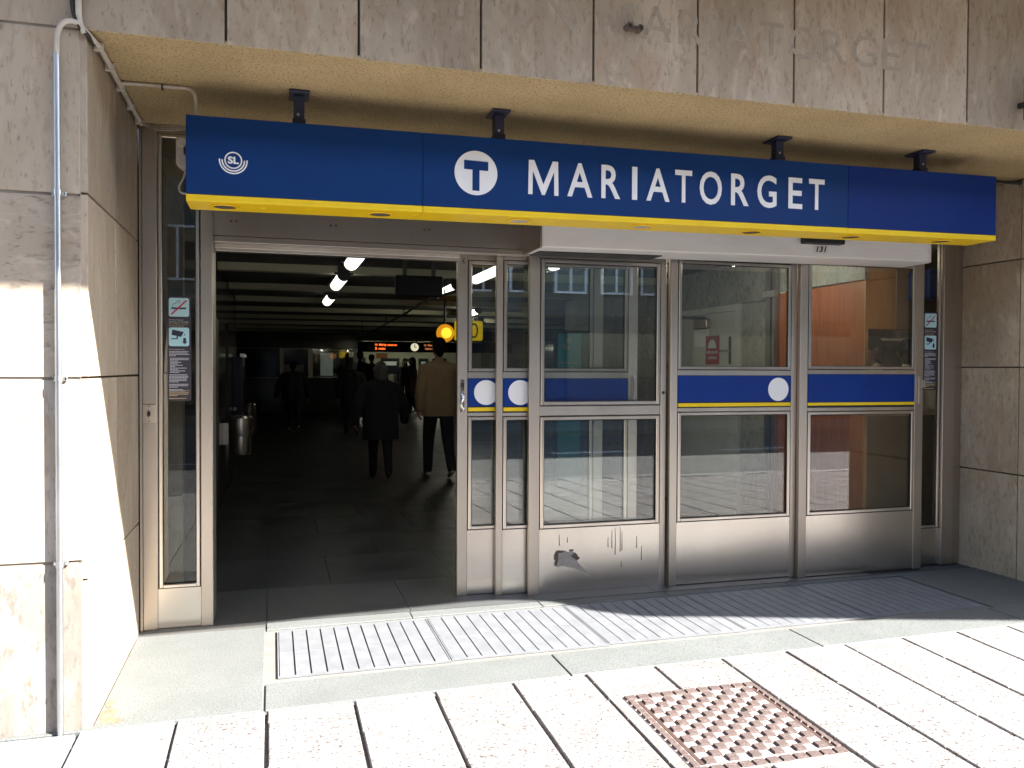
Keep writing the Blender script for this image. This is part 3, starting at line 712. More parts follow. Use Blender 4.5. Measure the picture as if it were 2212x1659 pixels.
q = MB(); q.tube(smooth_path([(2.545, 5.566, 1.36), (2.545, 5.55, 1.385), (2.545, 5.545, 1.46), (2.545, 5.55, 1.53), (2.545, 5.566, 1.55)], 5), .009, 8); q.build('pull_handle', 'steel_b', L2, smooth=True)

# left sidelight
sd = thing('sidelight', (-.56, 5.40, 0), 'tall narrow steel sidelight left of the open doorway', 'window')
Y = 5.40
MB().box(-.758, -.674, Y-.012, Y+.05, .0, 3.066).build('post', 'steel', sd, bevel=.004)
MB().box(-.772, -.7585, Y-.02, Y+.05, .0, 3.066).build('cover_strip', 'steel', sd)
MB().box(-.428, -.357, Y-.012, Y+.28, .0, 3.066).build('post', 'steel', sd, bevel=.004)
MB().box(-.6735, -.4285, Y-.004, Y+.04, 3.018, 3.065).build('top_rail', 'steel', sd)
kp2 = MB().box(-.6735, -.4285, Y-.002, Y+.04, .004, .246).build('kick_plate', 'steel_k', sd)
MB().frame(-.668, -.434, Y-.010, Y+.015, .250, 3.014, .022).build('glazing_bead', 'steel_b', sd, bevel=.004)
MB().frame(-.6465, -.4555, Y-.003, Y+.014, .2715, 2.9925, .003).build('gasket', 'gasket', sd)
MB().box(-.66, -.442, Y+.0155, Y+.0215, .262, 3.006).build('pane', 'glass_side', sd)
ks_ = thing('key_switch', (-.722, 5.385, 1.32), 'small steel key switch plate with oval lock on the left door post', 'switch')
MB().box(-.758, -.683, 5.379, 5.3875, 1.262, 1.378).build('plate', 'steel_b', ks_, bevel=.004)
q = MB(); q.prism([(-.720+.016*math.cos(a), 1.320+.026*math.sin(a)) for a in [2*math.pi*i/20 for i in range(20)]], 'y', 5.372, 5.3788); q.build('oval_rim', 'chrome', ks_)
q = MB(); q.prism([(-.720+.010*math.cos(a), 1.320+.019*math.sin(a)) for a in [2*math.pi*i/20 for i in range(20)]], 'y', 5.3705, 5.3719); q.build('key_hole', 'gasket', ks_)
for z in (1.275, 1.365): MB().cyl((-.720, 5.377, z), .004, .0018, 'y', 10).build('screw', 'gasket', ks_)

# right sidelight and corner post
sr = thing('sidelight', (5.2, 5.50, 0), 'narrow sidelight squeezed between the rightmost door and the stone wall', 'window')
Y = 5.53
MB().box(5.035, 5.085, Y-.03, Y+.05, .0, 3.066).build('post', 'steel', sr, bevel=.003)
MB().box(5.285, 5.40, Y-.03, Y+.05, .0, 3.066).build('post', 'steel', sr, bevel=.003)
MB().box(5.402, 5.496, Y-.002, Y+.05, .0, 3.066).build('cover_strip', 'steel', sr)
MB().box(5.0855, 5.2845, Y, Y+.04, .004, .30).build('kick_plate', 'steel_k', sr)
MB().box(5.0855, 5.2845, Y, Y+.04, 3.0, 3.066).build('top_rail', 'steel', sr)
MB().frame(5.09, 5.28, Y-.004, Y+.014, .305, 2.995, .02).build('glazing_bead', 'steel_b', sr, bevel=.003)
MB().box(5.10, 5.27, Y+.0145, Y+.0205, .315, 2.985).build('pane', 'glass_side', sr)

# notice plates
def notice(x0, y, z0, label, sgn=1):
    W_, H_ = .135, .640
    n = thing('notice_plate', (x0+W_/2, y, z0), label, 'notice')
    q = MB(); r = .006
    q.prism([(x0+r, z0), (x0+W_-r, z0), (x0+W_, z0+r), (x0+W_, z0+H_-r), (x0+W_-r, z0+H_), (x0+r, z0+H_), (x0, z0+H_-r), (x0, z0+r)], 'y', y-.003, y)
    q.build('plate', 'paper_black', n)
    def sq(za):
        a, c, r = x0+.0085, x0+.124, .008; zb = za+.114
        q = MB(); q.prism([(a+r, za), (c-r, za), (c, za+r), (c, zb-r), (c-r, zb), (a+r, zb), (a, zb-r), (a, za+r)], 'y', y-.0042, y-.0031); return q.build('pictogram', 'pict_blue', n)
    zs1 = z0+H_-.126; p1 = sq(zs1); zs2 = z0+H_-.306; p2 = sq(zs2)
    yy = y-.0043
    q = MB(); q.box(x0+.022, x0+.107, yy-.0008, yy, zs1+.046, zs1+.056); q.build('cigarette', 'pict_ink', p1)
    q = MB(); q.tube(smooth_path([(x0+.030, yy, zs1+.062), (x0+.033, yy, zs1+.076), (x0+.048, yy, zs1+.079), (x0+.052, yy, zs1+.090), (x0+.068, yy, zs1+.099), (x0+.071, yy, zs1+.088), (x0+.062, yy, zs1+.080)], 4), .0014, 6); q.build('smoke', 'pict_ink', p1)
    q = MB(); a = (x0+.022, zs1+.012); c = (x0+.110, zs1+.100); d = .0032
    q.prism([(a[0]+d, a[1]-d), (c[0]+d, c[1]-d), (c[0]-d, c[1]+d), (a[0]-d, a[1]+d)], 'y', yy-.0016, yy-.0009); q.build('red_bar', 'pict_red', p1)
    q = MB(); X0 = x0
    q.prism([(X0+.024, zs2+.068), (X0+.078, zs2+.057), (X0+.094, zs2+.087), (X0+.028, zs2+.101)], 'y', yy-.0008, yy)
    q.prism([(X0+.092, zs2+.064), (X0+.099, zs2+.066), (X0+.102, zs2+.083)], 'y', yy-.0008, yy)
    q.prism([(X0+.022, zs2+.042), (X0+.054, zs2+.042), (X0+.060, zs2+.047), (X0+.060, zs2+.061), (X0+.052, zs2+.062), (X0+.052, zs2+.048), (X0+.022, zs2+.048)], 'y', yy-.0007, yy)
    q.build('camera_mark', 'pict_ink', p2)
    q = MB(); cx, cz = X0+.098, zs2+.034
    q.prism([(cx+.0085*math.cos(t), cz+(.009 if math.sin(t) > 0 else -.009)+.0085*math.sin(t)) for t in [2*math.pi*i/24 for i in range(24)]], 'y', yy-.0008, yy)
    q.tube([(cx+.014*math.cos(t), yy, cz-.003+.014*math.sin(t)) for t in [math.pi+math.pi*i/12 for i in range(13)]], .0012, 6); q.box(cx-.0012, cx+.0012, yy-.0008, yy, cz-.024, cz-.016)
    q.build('microphone_mark', 'pict_ink', p2)
    ty = y-.0031
    q = MB()
    z = z0+H_-.143
    for s_ in ('Rökning förbjuden', 'vid entréer och i SL-trafiken'): put_text(q, s_, x0+.010, x0+.010+(.082 if len(s_) < 20 else .112), z-.0072, z, ty, .0006, .01); z -= .0115
    z3 = z0+H_-.322; put_text(q, 'För en tryggare resa', x0+.010, x0+.098, z3-.0085, z3, ty, .0006, .015)
    z = z3-.0145
    for i, wd in enumerate((.112, .105, .115, .040, 0, .112, .110, .05, .068, .05, .076, .036, .098, .05, .090, .06, 0, .104, .108, .106, .100, .104, .055, 0, .110, .106, .048, 0, .078, .09)):
        if wd: 
            ind = .004 if 4 < i < 16 else 0
            xx = x0+.010+ind; e_ = x0+.010+wd
            while xx < e_-.004:
                l = min(rp.uniform(.006, .016), e_-xx); q.box(xx, xx+l, ty-.0005, ty, z-.0042, z); xx += l+.0018
        z -= .0086 if wd else .0066
    q.build('white_print', 'print_white', n)['kind'] = 'stuff'
    q = MB(); z = z0+H_-.167
    for s_ in ('No smoking at entrances', 'or in the SL network'): put_text(q, s_, x0+.010, x0+.010+(.105 if len(s_) > 20 else .085), z-.0072, z, ty, .0006, .01); z -= .0112
    put_text(q, 'CCTV cameras in operation', x0+.010, x0+.126, z0+.057, z0+.066, ty, .0006, .015)
    for i, wd in enumerate((.112, .108, .048, 0, .098)):
        if wd:
            xx = x0+.010
            while xx < x0+.010+wd-.004:
                l = min(rp.uniform(.006, .016), x0+.010+wd-xx); q.box(xx, xx+l, ty-.0005, ty, z0+.047-i*.0086, z0+.0512-i*.0086); xx += l+.0018
    q.build('yellow_print', 'print_yellow', n)['kind'] = 'stuff'
notice(-.617, 5.399, 1.396, 'dark notice with no smoking and camera pictograms on the left sidelight')
notice(5.11, 5.529, 1.44, 'dark smoking and camera notice half hidden beside the rightmost door')

# lintel and header over the doors
ln = thing('door_header', (2.4, 5.45, 2.35), 'stainless steel header with screw pairs above the doorway', 'header')
q = MB(); q.hexa([(-.356, 5.44, 2.425), (1.70, 5.44, 2.425), (1.70, 5.69, 2.425), (-.356, 5.69, 2.425)], [(-.356, 5.44, 2.72), (1.70, 5.44, 2.72), (1.70, 5.69, 2.72), (-.356, 5.69, 2.72)]); q.build('fascia', 'steel', ln)
MB().box(-.356, 5.034, 5.60, 5.69, 2.725, 3.066).build('transom_panel', 'steel', ln)
MB().box(-.356, 1.72, 5.452, 5.53, 2.385, 2.422).build('track_profile', 'steel', ln, bevel=.003)
MB().box(-.356, 1.235, 5.575, 5.66, 2.345, 2.398).build('track_profile', 'steel_b', ln, bevel=.003)
MB().box(-.356, 1.235, 5.54, 5.57, 2.362, 2.392).build('track_rail', 'steel_b', ln, bevel=.003)
MB().box(1.72, 5.03, 5.50, 5.70, 2.475, 2.72).build('fascia', 'steel', ln)
MB().box(1.722, 2.80, 5.515, 5.56, 2.4265, 2.474).build('track_profile', 'steel', ln)
MB().box(2.802, 3.87, 5.475, 5.52, 2.449, 2.474).build('track_profile', 'steel', ln)
for xx, zz in ((-.235, 2.515), (.375, 2.52), (.985, 2.525)):
    for d in (-.016, .016): MB().cyl((xx+d, 5.437, zz-.0), .0085, .003, 'y', 12).build('screw', 'drip', ln)

# white operator cover
oc = thing('door_operator_cover', (3.2, 5.05, 2.4), 'long white door operator cover under the station sign', 'cover')
tl = lambda p: (p[0], p[1], p[2]+.0098*(p[0]-1.66))
prof = [(5.05, 2.64), (5.05, 2.392), (5.06, 2.386), (5.40, 2.386), (5.436, 2.45), (5.436, 2.64)]
q = MB(); q.prism(prof, 'x', 1.665, 4.70); q.v = [tl(p) for p in q.v]; q.build('shell', 'white_cover', oc)
q = MB()
for i in range(7):                       # rounded right end
    a0, a1 = i/7, (i+1)/7
    f = lambda a: 4.702+.10*a
    yq = lambda a: 5.05+.10*a*a
    q.hexa([(f(a0), yq(a0), 2.389+.0*a0), (f(a1)-.0, yq(a1), 2.389), (f(a1), 5.43, 2.389), (f(a0), 5.43, 2.389)], [(f(a0), yq(a0), 2.64), (f(a1), yq(a1), 2.64), (f(a1), 5.43, 2.64), (f(a0), 5.43, 2.64)])
q.v = [tl(p) for p in q.v]; q.build('end_cap', 'white_cover', oc)
q = MB(); q.prism([(5.046, 2.64), (5.046, 2.389), (5.056, 2.382), (5.405, 2.382), (5.438, 2.45), (5.438, 2.64)], 'x', 1.650, 1.6635); q.build('end_plate', 'steel', oc)
q = MB(); q.box(1.70, 2.60, 5.22, 5.43, 2.379, 2.3857); q.v = [tl(p) for p in q.v]; q.build('underside', 'gasket', oc)
q = MB(); q.box(3.59, 3.92, 4.985, 5.049, 2.475, 2.535); q.v = [tl(p) for p in q.v]; q.build('motion_sensor', 'black', oc, bevel=.006)
nl = MB(); nl.box(3.705, 3.825, 5.0475, 5.0497, 2.415, 2.472); nl.v = [tl(p) for p in nl.v]; nl = nl.build('number_label', 'sticker', oc)
q = MB(); put_text(q, '131', 3.722, 3.808, 2.423, 2.466, 5.0473, .0006, .03, .2); q.v = [tl(p) for p in q.v]; q.build('number', 'black', nl)

# ------------------------------------------------------------------ station sign
sg = thing('station_sign', (2.15, 4.6, 2.44), 'long blue and yellow station sign hung from the soffit over the entrance', 'sign')
SY0, SY1 = 4.48, 4.72
ts = lambda p: (p[0], p[1], p[2]+.0082*(p[0]+.42))
def sbox(nm, m, a, parent=sg, bevel=0):
    q = MB(); q.box(*a); q.v = [ts(p) for p in q.v]; return q.build(nm, m, parent, bevel)
segs = [(-.423, .788, 'blue'), (.790, 3.537, 'blue'), (3.539, 4.728, 'blue2')]
for a, c, m in segs:
    sbox('blue_face', m, (a, c, SY0, SY1, 2.482, 2.880), bevel=.002)
for a, c, m in segs:
    y_ = sbox('yellow_base', 'yellow', (a, c, SY0-.002, SY1+.002, 2.446, 2.4805), bevel=.002)
for x, st in ((-.242, 0), (.571, 0), (1.374, 1), (2.15, 1), (2.906, 0), (3.651, 0), (4.376, 0)):
    yy = 4.595
    z = 2.446+.0082*(x+.42)
    q = MB(); q.lathe((x, yy, z), [(.070, .001), (.076, -.004), (.071, -.008), (.058, -.005), (.057, .0005)], 32); dl = q.build('downlight', 'yellow', sg, smooth=True)
    q = MB(); q.cyl((x, yy, z-.0030), .0565, .0025, 'z', 28); q.build('lens', 'drip' if st == 0 else 'box_grey', dl)
    for d in (-.19, .19):
        if -.38 < x+d < 4.7 and random.random() < .6: MB().cyl((x+d, yy, z-.003+.0082*d), .014, .004, 'z', 16, r2=.02).build('screw', 'yellow', sg)
# roundel
rz = 2.690-.0082*(1.087+.42); 
q = MB(); q.disc((1.087, SY0-.0005, 2.690), .1225, .004, 64); ro = q.build('roundel', 'white', sg)
q = MB(); q.prism([(1.018, 2.758), (1.018, 2.708), (1.066, 2.707), (1.066, 2.592), (1.106, 2.591), (1.106, 2.706), (1.156, 2.705), (1.156, 2.755)], 'y', SY0-.0065, SY0-.0046); q.build('letter_t', 'blue', ro)
LX = [('M', 1138.7, 1203.8), ('A', 1223, 1276.6), ('R', 1296, 1336.5), ('I', 1362, 1373), ('A', 1393, 1442.5), ('T', 1454.7, 1490.8), ('O', 1507.5, 1555), ('R', 1575, 1612.8), ('G', 1631.6, 1672.8), ('E', 1698.5, 1728), ('T', 1742.6, 1775.7)]
def px2x(px, Yp):                     # facade measurement: bearing to X on a plane
    return Yp*math.tan(YAW+math.atan((px-1106)/1777))
for ch, a, c in LX:
    xa, xb = px2x(a, SY0), px2x(c, SY0)
    zb = 2.5935+.0110*(xa-1.386)*1.0; zt = 2.787+.0105*(xa-1.386)
    ov = .004 if ch in 'OG' else 0
    q = MB(); put_text(q, ch, xa, xb, zb-ov, zt+ov, SY0-.0004, .004, .012) if ch != 'M' else m_poly(q, xa, xb, zb, zt, SY0-.0004, .004); q.build('letter', 'white', sg)
# emblem
q = MB(); cx, cz = -.195, 2.655; yy = SY0-.0012
def ring(mbx, r, wd, a0, a1, n=40):
    P = []
    for i in range(n+1):
        a = a0+(a1-a0)*i/n; P.append((a, r+wd/2))
    pts_o = [(cx+(r+wd/2)*math.cos(a0+(a1-a0)*i/n), cz+.010+(r+wd/2)*math.sin(a0+(a1-a0)*i/n)) for i in range(n+1)]
    pts_i = [(cx+(r-wd/2)*math.cos(a0+(a1-a0)*i/n), cz+.010+(r-wd/2)*math.sin(a0+(a1-a0)*i/n)) for i in range(n+1)]
    for i in range(n):
        mbx.prism([pts_o[i], pts_o[i+1], pts_i[i+1], pts_i[i]], 'y', yy-.0015, yy+.001)
ring(q, .0405, .0062, 0, 2*math.pi); ring(q, .0545, .0066, math.pi-.02, 2*math.pi+.02); ring(q, .0672, .0066, math.pi-.06, 2*math.pi+.06)
put_text(q, 'SL', cx-.027, cx+.027, cz-.008, cz+.029, SY0-.0008, .002, .035); q.build('emblem', 'white', sg)
# hangers
for x, dx_ in ((.135, -.02), (1.243, -.02), (3.085, -.02), (4.188, -.02)):
    ztop = 2.880+.0082*(x+.42)
    hg = MB(); hg.box(x-.028, x+.028, 4.555, 4.615, ztop+.001, ZS-.016); hg = hg.build('hanger_post', 'navy', sg, bevel=.004)
    MB().box(x-.052, x+.052, 4.50, 4.67, ZS-.0155, ZS-.004).build('hanger_plate', 'navy', sg, bevel=.002)
    MB().box(x-.034, x+.034, 4.548, 4.622, ztop+.0015, ztop+.045).build('hanger_foot', 'navy', sg, bevel=.003)
    MB().cyl((x-.005, 4.548, ztop+.065), .007, .006, 'y', 12).build('bolt', 'galv', sg)

# ------------------------------------------------------------------ cables, conduit, fittings
cn = thing('steel_conduit', (-.889, 3.955, 0), 'vertical galvanised conduit clamped to the sunlit left stone pier', 'pipe')
MB().tube([(-.889, 3.957, -.01), (-.889, 3.957, 1.5), (-.889, 3.957, 2.94)], .0135, 16).build('pipe', 'galv', cn, smooth=True)
MB().tube(smooth_path([(-.889, 3.957, 2.92), (-.886, 3.955, 3.02), (-.868, 3.953, 3.07), (-.835, 3.955, 3.088), (-.80, 3.962, 3.080), (-.785, 3.966, 3.045)], 6), .011, 10).build('flexible_hose', 'cable_w', cn, smooth=True)
for z in (2.35, 1.549, .743):
    MB().box(-.918, -.860, 3.978, 3.9885, z-.011, z+.011).build('clamp', 'galv', cn, bevel=.003)
    MB().tube([(-.889, 3.957, z-.012), (-.889, 3.957, z+.012)], .0165, 14).build('clamp_band', 'galv', cn)
    for d in (-.022, .022): MB().cyl((-.889+d, 3.973, z), .006, .005, 'y', 10).build('screw', 'chrome', cn)
wc = thing('white_cable_run', (-.76, 3.96, 3.07), 'white cable duct dropping over the corner and along the soffit edge', 'cable')
MB().tube([(-.805, 3.965, 3.95), (-.805, 3.965, 3.115)], .013, 12).build('duct', 'cable_w', wc, smooth=True)
MB().tube(smooth_path([(-.805, 3.965, 3.12), (-.795, 3.97, 3.075), (-.765, 4.02, 3.045), (-.752, 4.15, 3.047), (-.752, 4.6, 3.047), (-.752, 5.05, 3.047), (-.75, 5.33, 3.045)], 6), .0125, 12).build('duct', 'cable_w', wc, smooth=True)
for y in (4.12, 4.38, 4.68, 5.0, 5.28): MB().box(-.777, -.735, y-.012, y+.012, 3.028, 3.066).build('clip', 'cable_w', wc, bevel=.003)
MB().box(-.832, -.778, 3.962, 3.9885, 3.21, 3.235).build('clip', 'cable_w', wc, bevel=.003)
MB().tube(smooth_path([(-.745, 4.62, 3.048), (-.70, 4.63, 3.056), (-.50, 4.63, 3.058), (-.43, 4.625, 3.055), (-.395, 4.615, 3.03), (-.385, 4.61, 2.97), (-.385, 4.61, 2.875)], 6), .009, 10).build('branch_cable', 'cable_w', wc, smooth=True)
for k, dz in enumerate((0, -.012, -.022)):
    MB().tube(smooth_path([(-.75, 5.30, 3.045), (-.70, 5.27, 3.026+dz*.6), (-.62, 5.12, 2.985+dz), (-.52, 4.95, 2.945+dz), (-.44, 4.78, 2.90+dz*.6), (-.415, 4.73, 2.87-.01*k)], 6), .0055, 8).build('lead_cable', 'cable_w', wc, smooth=True)
for x, y in ((-.55, 4.63),): MB().box(x-.004, x+.004, y-.012, y+.02, 3.040, 3.066).build('strap', 'cable_k', wc)
bc = MB(); bc.tube(smooth_path([(-.832, 3.97, 3.95), (-.832, 3.97, 3.30), (-.828, 3.968, 3.15), (-.805, 3.962, 3.08), (-.775, 3.98, 3.045), (-.765, 4.06, 3.035)], 6), .010, 10)
tag(bc.build('black_cable', 'cable_k', at=(-.8, 3.97, 3.07), smooth=True), 'short black cable beside the white duct at the top left corner', 'cable')
kc = MB()
for k in range(3): kc.tube(smooth_path([(4.70, 4.74, 2.90+.02*k), (4.85, 4.9, 2.97+.015*k), (5.1, 4.98, 3.02+.012*k), (5.35, 5.0, 3.04), (5.47, 4.96, 3.045-.01*k)], 6), .010, 8)
tag(kc.build('cable_bundle', 'cable_k', at=(5.1, 4.9, 3.0), smooth=True), 'black cable bundle running from the right end of the sign to the wall', 'cable')
jb = thing('junction_box', (-.455, 4.70, 2.72), 'pale junction box with looping leads on the left end of the sign', 'junction box')
q = MB(); q.prism([(-.486, 2.80), (-.486, 2.665), (-.468, 2.650), (-.452, 2.640), (-.4245, 2.645), (-.4245, 2.80)], 'y', 4.63, 4.71); q.build('case', 'box_grey', jb, bevel=.004)
q = MB(); q.lathe((-.452, 4.605, 2.775), [(.026, .022), (.028, .01), (.022, 0)], 20, 'y'); q.build('gland', 'box_grey', jb, smooth=True)
q = MB(); q.box(-.446, -.4245, 4.60, 4.70, 2.71, 2.745); q.build('gland', 'navy', jb, bevel=.004)
MB().tube(smooth_path([(-.44, 4.66, 2.645), (-.45, 4.66, 2.60), (-.472, 4.66, 2.555), (-.468, 4.66, 2.525), (-.445, 4.66, 2.515), (-.4245, 4.66, 2.52)], 6), .0055, 8).build('lead', 'box_grey', jb, smooth=True)
MB().tube(smooth_path([(-.43, 4.68, 2.645), (-.437, 4.68, 2.60), (-.43, 4.68, 2.56), (-.4245, 4.68, 2.555)], 6), .0045, 8).build('lead', 'cable_k', jb, smooth=True)
nz = thing('twin_pipe_stub', (1.80, 3.97, 3.375), 'pair of short rusty pipe stubs poking out of the upper stone wall', 'pipe')
for x, z in ((1.772, 3.378), (1.834, 3.374)):
    q = MB(); q.lathe((x, 3.945, z), [(.012, .01), (.012, 0), (.0175, 0), (.0175, .0445)], 18, 'y'); q.build('stub', 'drip', nz, smooth=True)
MB().box(1.762, 1.842, 3.962, 3.9885, 3.362, 3.389).build('bracket', 'drip', nz, bevel=.005)
rl = MB(); rl.tube([(4.375, 3.93, 3.12), (4.375, 3.93, 3.40)], .022, 12); rl.box(4.36, 4.39, 3.93, 3.9885, 3.2, 3.23)
tag(rl.build('downpipe', 'black', at=(4.375, 3.93, 3.12), smooth=True), 'black pipe at the upper right edge of the stone facade', 'pipe')

# ------------------------------------------------------------------ things in the hall
def lamp(x, y, label, L_=1.25, lm='lamp'):
    t = thing('ceiling_lamp', (x, y, ZC), label, 'lamp', 'tube lamps under the hall ceiling')
    z = ZC-.015
    q = MB(); prof = [(x+.068*math.cos(a), z-.07*math.sin(a)) for a in [math.pi*i/10 for i in range(11)]]
    q.prism(prof, 'y', y, y+L_); q.build('diffuser', lm, t, smooth=True)
    for yy in (y-.03, y+L_+.001):
        q = MB(); q.prism([(x+.073*math.cos(a), z+.002-.076*math.sin(a)) for a in [math.pi*i/10 for i in range(11)]], 'y', yy, yy+.028); q.box(x-.10, x+.10, yy+.004, yy+.024, z-.004, z+.018); q.build('end_cap', 'black', t)
    MB().box(x-.06, x+.06, y, y+L_, z+.003, ZC+.08).build('mount', 'black', t)
lamp(.72, 6.75, 'tube lamp nearest the doorway, cut off by the header')
lamp(.73, 9.0, 'second tube lamp from the doorway in the left lamp row', 1.15)
lamp(.78, 11.5, 'third tube lamp from the doorway in the left lamp row', 1.15)
lamp(2.1, 9.6, 'tube lamp of the right row seen at the upper right of the doorway')
lamp(2.15, 7.6, 'tube lamp of the right row seen through the narrow door leaf glass')
lamp(2.55, 6.3, 'tube lamp nearest the glass panel with the torn sticker', 1.1, 'lamp_far')
lamp(4.0, 5.85, 'added tube lamp hidden behind the header, lighting the wood partition', .75, 'lamp_far')  # extra lamp, kept out of sight, added to brighten the wood partition
lamp(3.35, 13.6, 'tube lamp of the right row beyond the yellow sign', 1.25, 'lamp_far')
lamp(4.3, 17.2, 'tube lamp of the right row, second beyond the yellow sign', 1.25, 'lamp_far')
lamp(-2.5, 20.0, 'tube lamp in the dark bay at the far left of the hall', 1.25)
for k, (x, y) in enumerate(((3.2, 31.5), (6.2, 31.5), (3.2, 35.6), (6.2, 35.6))):
    lamp(x, y, ['far tube lamp above the departure board, left front', 'far tube lamp above the departure board, right front', 'far tube lamp by the cream back wall, left', 'far tube lamp by the cream back wall, right'][k], 1.5, 'lamp_far')

sc_ = thing('hanging_screen', (1.45, 8.45, 2.345), 'black hanging screen seen from behind under the hall ceiling', 'screen')
MB().box(1.205, 1.69, 8.4, 8.5, 2.345, 2.555).build('case', 'board', sc_, bevel=.01)
for x in (1.30, 1.60): MB().box(x-.02, x+.02, 8.43, 8.47, 2.5555, ZC+.08).build('bracket', 'black', sc_)
# departure board
db = thing('departure_board', (5.0, 30, 2.2), 'long black departure board with orange text and round clock across the hall', 'sign')
bz0, bz1, by = 2.19, 2.56, 29.6
MB().box(2.45, 8.6, by, by+.25, bz0, bz1).build('case', 'board', db, bevel=.01)
def bp(px): return px2x(px, by)
def bzz(py): return 1.6+(797-py)/1777*31.2*.985
q = MB(); put_text(q, '14  Mörby centrum', bp(810), bp(857), bzz(751.7), bzz(745.7), by-.002, .004, .02); put_text(q, '5 min', bp(810), bp(832), bzz(758.5), bzz(753.3), by-.002, .004, .02); q.build('orange_text', 'led', db)
q = MB(); put_text(q, '13  Norsborg', bp(916), bp(946), bzz(751.5), bzz(746), by-.002, .004, .01); put_text(q, 'Liljeholmen', bp(918), bp(942), bzz(758.5), bzz(753.5), by-.002, .004, .01); q.build('dim_text', 'led_dim', db)
q = MB(); q.disc((bp(895.5)*1.0, by-.001, bzz(752.5)), .145, .012, 32); ck = q.build('clock', 'clock', db)
q = MB(); q.box(bp(895.5)-.012, bp(895.5)+.012, by-.016, by-.0135, bzz(752.5)-.01, bzz(752.5)+.11); q.box(bp(895.5)-.01, bp(895.5)+.06, by-.016, by-.0135, bzz(752.5)-.012, bzz(752.5)+.012); q.build('clock_hand', 'black', ck)
for x in (2.9, 5, 7.6): MB().box(x-.03, x+.03, by+.1, by+.15, bz1+.0005, ZC+.08).build('bracket', 'black', db)
# amber warning lamp and yellow sign
al = thing('amber_lamp', (2.74, 13, 1.95), 'round glowing amber lamp above the man in the tan jacket', 'lamp')
ax, az, ay = px2x(962, 13.0), 1.6+(798-722)/1777*13.35, 13.0
q = MB(); q.lathe((ax, ay, az), [(.06, -.075), (.105, -.06), (.14, -.02), (.145, .03), (.13, .06)], 32, 'y'); q.build('rim', 'globe_rim', al, smooth=True)
q = MB(); q.lathe((ax, ay-.076, az), [(.035, -.03), (.07, -.018), (.085, 0)], 28, 'y'); q.build('lens', 'globe', al, smooth=True)
MB().box(ax+.12, ax+.19, ay, ay+.06, az-.04, az+.04).build('arm', 'yellow_in', al)
MB().cyl((ax, ay+.07, az+.1), .018, ZC+.08-az-.1, 'z', 10).build('hanger_rod', 'black', al)
ys_ = thing('yellow_sign', (3.2, 13.2, 2), 'yellow hanging sign with oval mark right of the amber lamp', 'sign')
yx0, yx1 = px2x(986, 13.3), px2x(1043, 13.3); zz0, zz1 = 1.6+(799-738)/1777*13.7, 1.6+(799-696)/1777*13.7
MB().box(yx0, yx1, 13.3, 13.5, zz0, zz1).build('case', 'yellow_in', ys_, bevel=.02)
q = MB(); q.tube([(yx0+.29+.06*math.cos(a), 13.29, (zz0+zz1)/2+.11*math.sin(a)) for a in [2*math.pi*i/24 for i in range(25)]], .015, 6); q.build('oval_mark', 'beam', ys_)
MB().box(yx0+.2, yx0+.24, 13.38, 13.42, zz1+.0005, ZC+.08).build('hanger_rod', 'black', ys_)
# cable tray chain along the ceiling
ch_ = MB(); ch_.tube(smooth_path([(2.2, 8.9, 2.55), (2.0, 10.0, 2.50), (2.02, 11.5, 2.53), (2.1, 13.5, 2.51), (2.2, 16, 2.52), (2.35, 20, 2.51), (2.5, 25, 2.52), (2.6, 29, 2.53)], 6), .018, 6)
for y in (10.0, 11.3, 13.3, 15.5, 19.8): ch_.box(2.03, 2.045, y, y+.02, 2.5, ZC+.08)
tag(ch_.build('ceiling_cable', 'black', at=(2.2, 15, 2.5)), 'thin black cable strung along beneath the hall ceiling beams', 'cable')
# bin on the left wall
bn = thing('waste_bin', (-.36, 10.2, .6), 'steel wall bin with wide collar inside the left hall wall', 'bin')
q = MB(); q.lathe((-.37, 10.2, .58), [(.115, 0), (.12, .02), (.12, .235)], 28); q.build('body', 'steel_b', bn, smooth=True)
q = MB(); q.lathe((-.37, 10.2, .80), [(.135, 0), (.138, .01), (.138, .21), (.12, .235), (.10, .235), (.10, .19)], 28); q.build('collar', 'steel_b', bn, smooth=True)
MB().box(-.56, -.50, 10.16, 10.24, .7, .95).build('bracket', 'steel', bn)
bn2 = thing('waste_bin', (-.36, 12.6, .6), 'darker bin further inside along the left hall wall', 'bin')
q = MB(); q.lathe((-.37, 13.1, .62), [(.13, 0), (.13, .42), (.11, .45), (.10, .45), (.10, .40)], 24); q.build('body', 'hall_wall', bn2, smooth=True)
MB().box(-.56, -.49, 13.06, 13.14, .7, .95).build('bracket', 'steel', bn2)
# timetable case
tcase = thing('timetable_case', (-.45, 11.6, 1.2), 'dark timetable case on the left hall wall', 'display case')
MB().box(-.555, -.42, 12.3, 13.6, .85, 1.75).build('case', 'navy', tcase, bevel=.01)
for i in range(5): MB().box(-.4195, -.415, 12.36+.25*i, 12.56+.25*i, .95, 1.62).build('sheet', 'hall_wall', tcase)
MB().box(-.45, -.40, 12.3, 13.6, 1.76, 1.80).build('lamp_strip', 'screen', tcase)
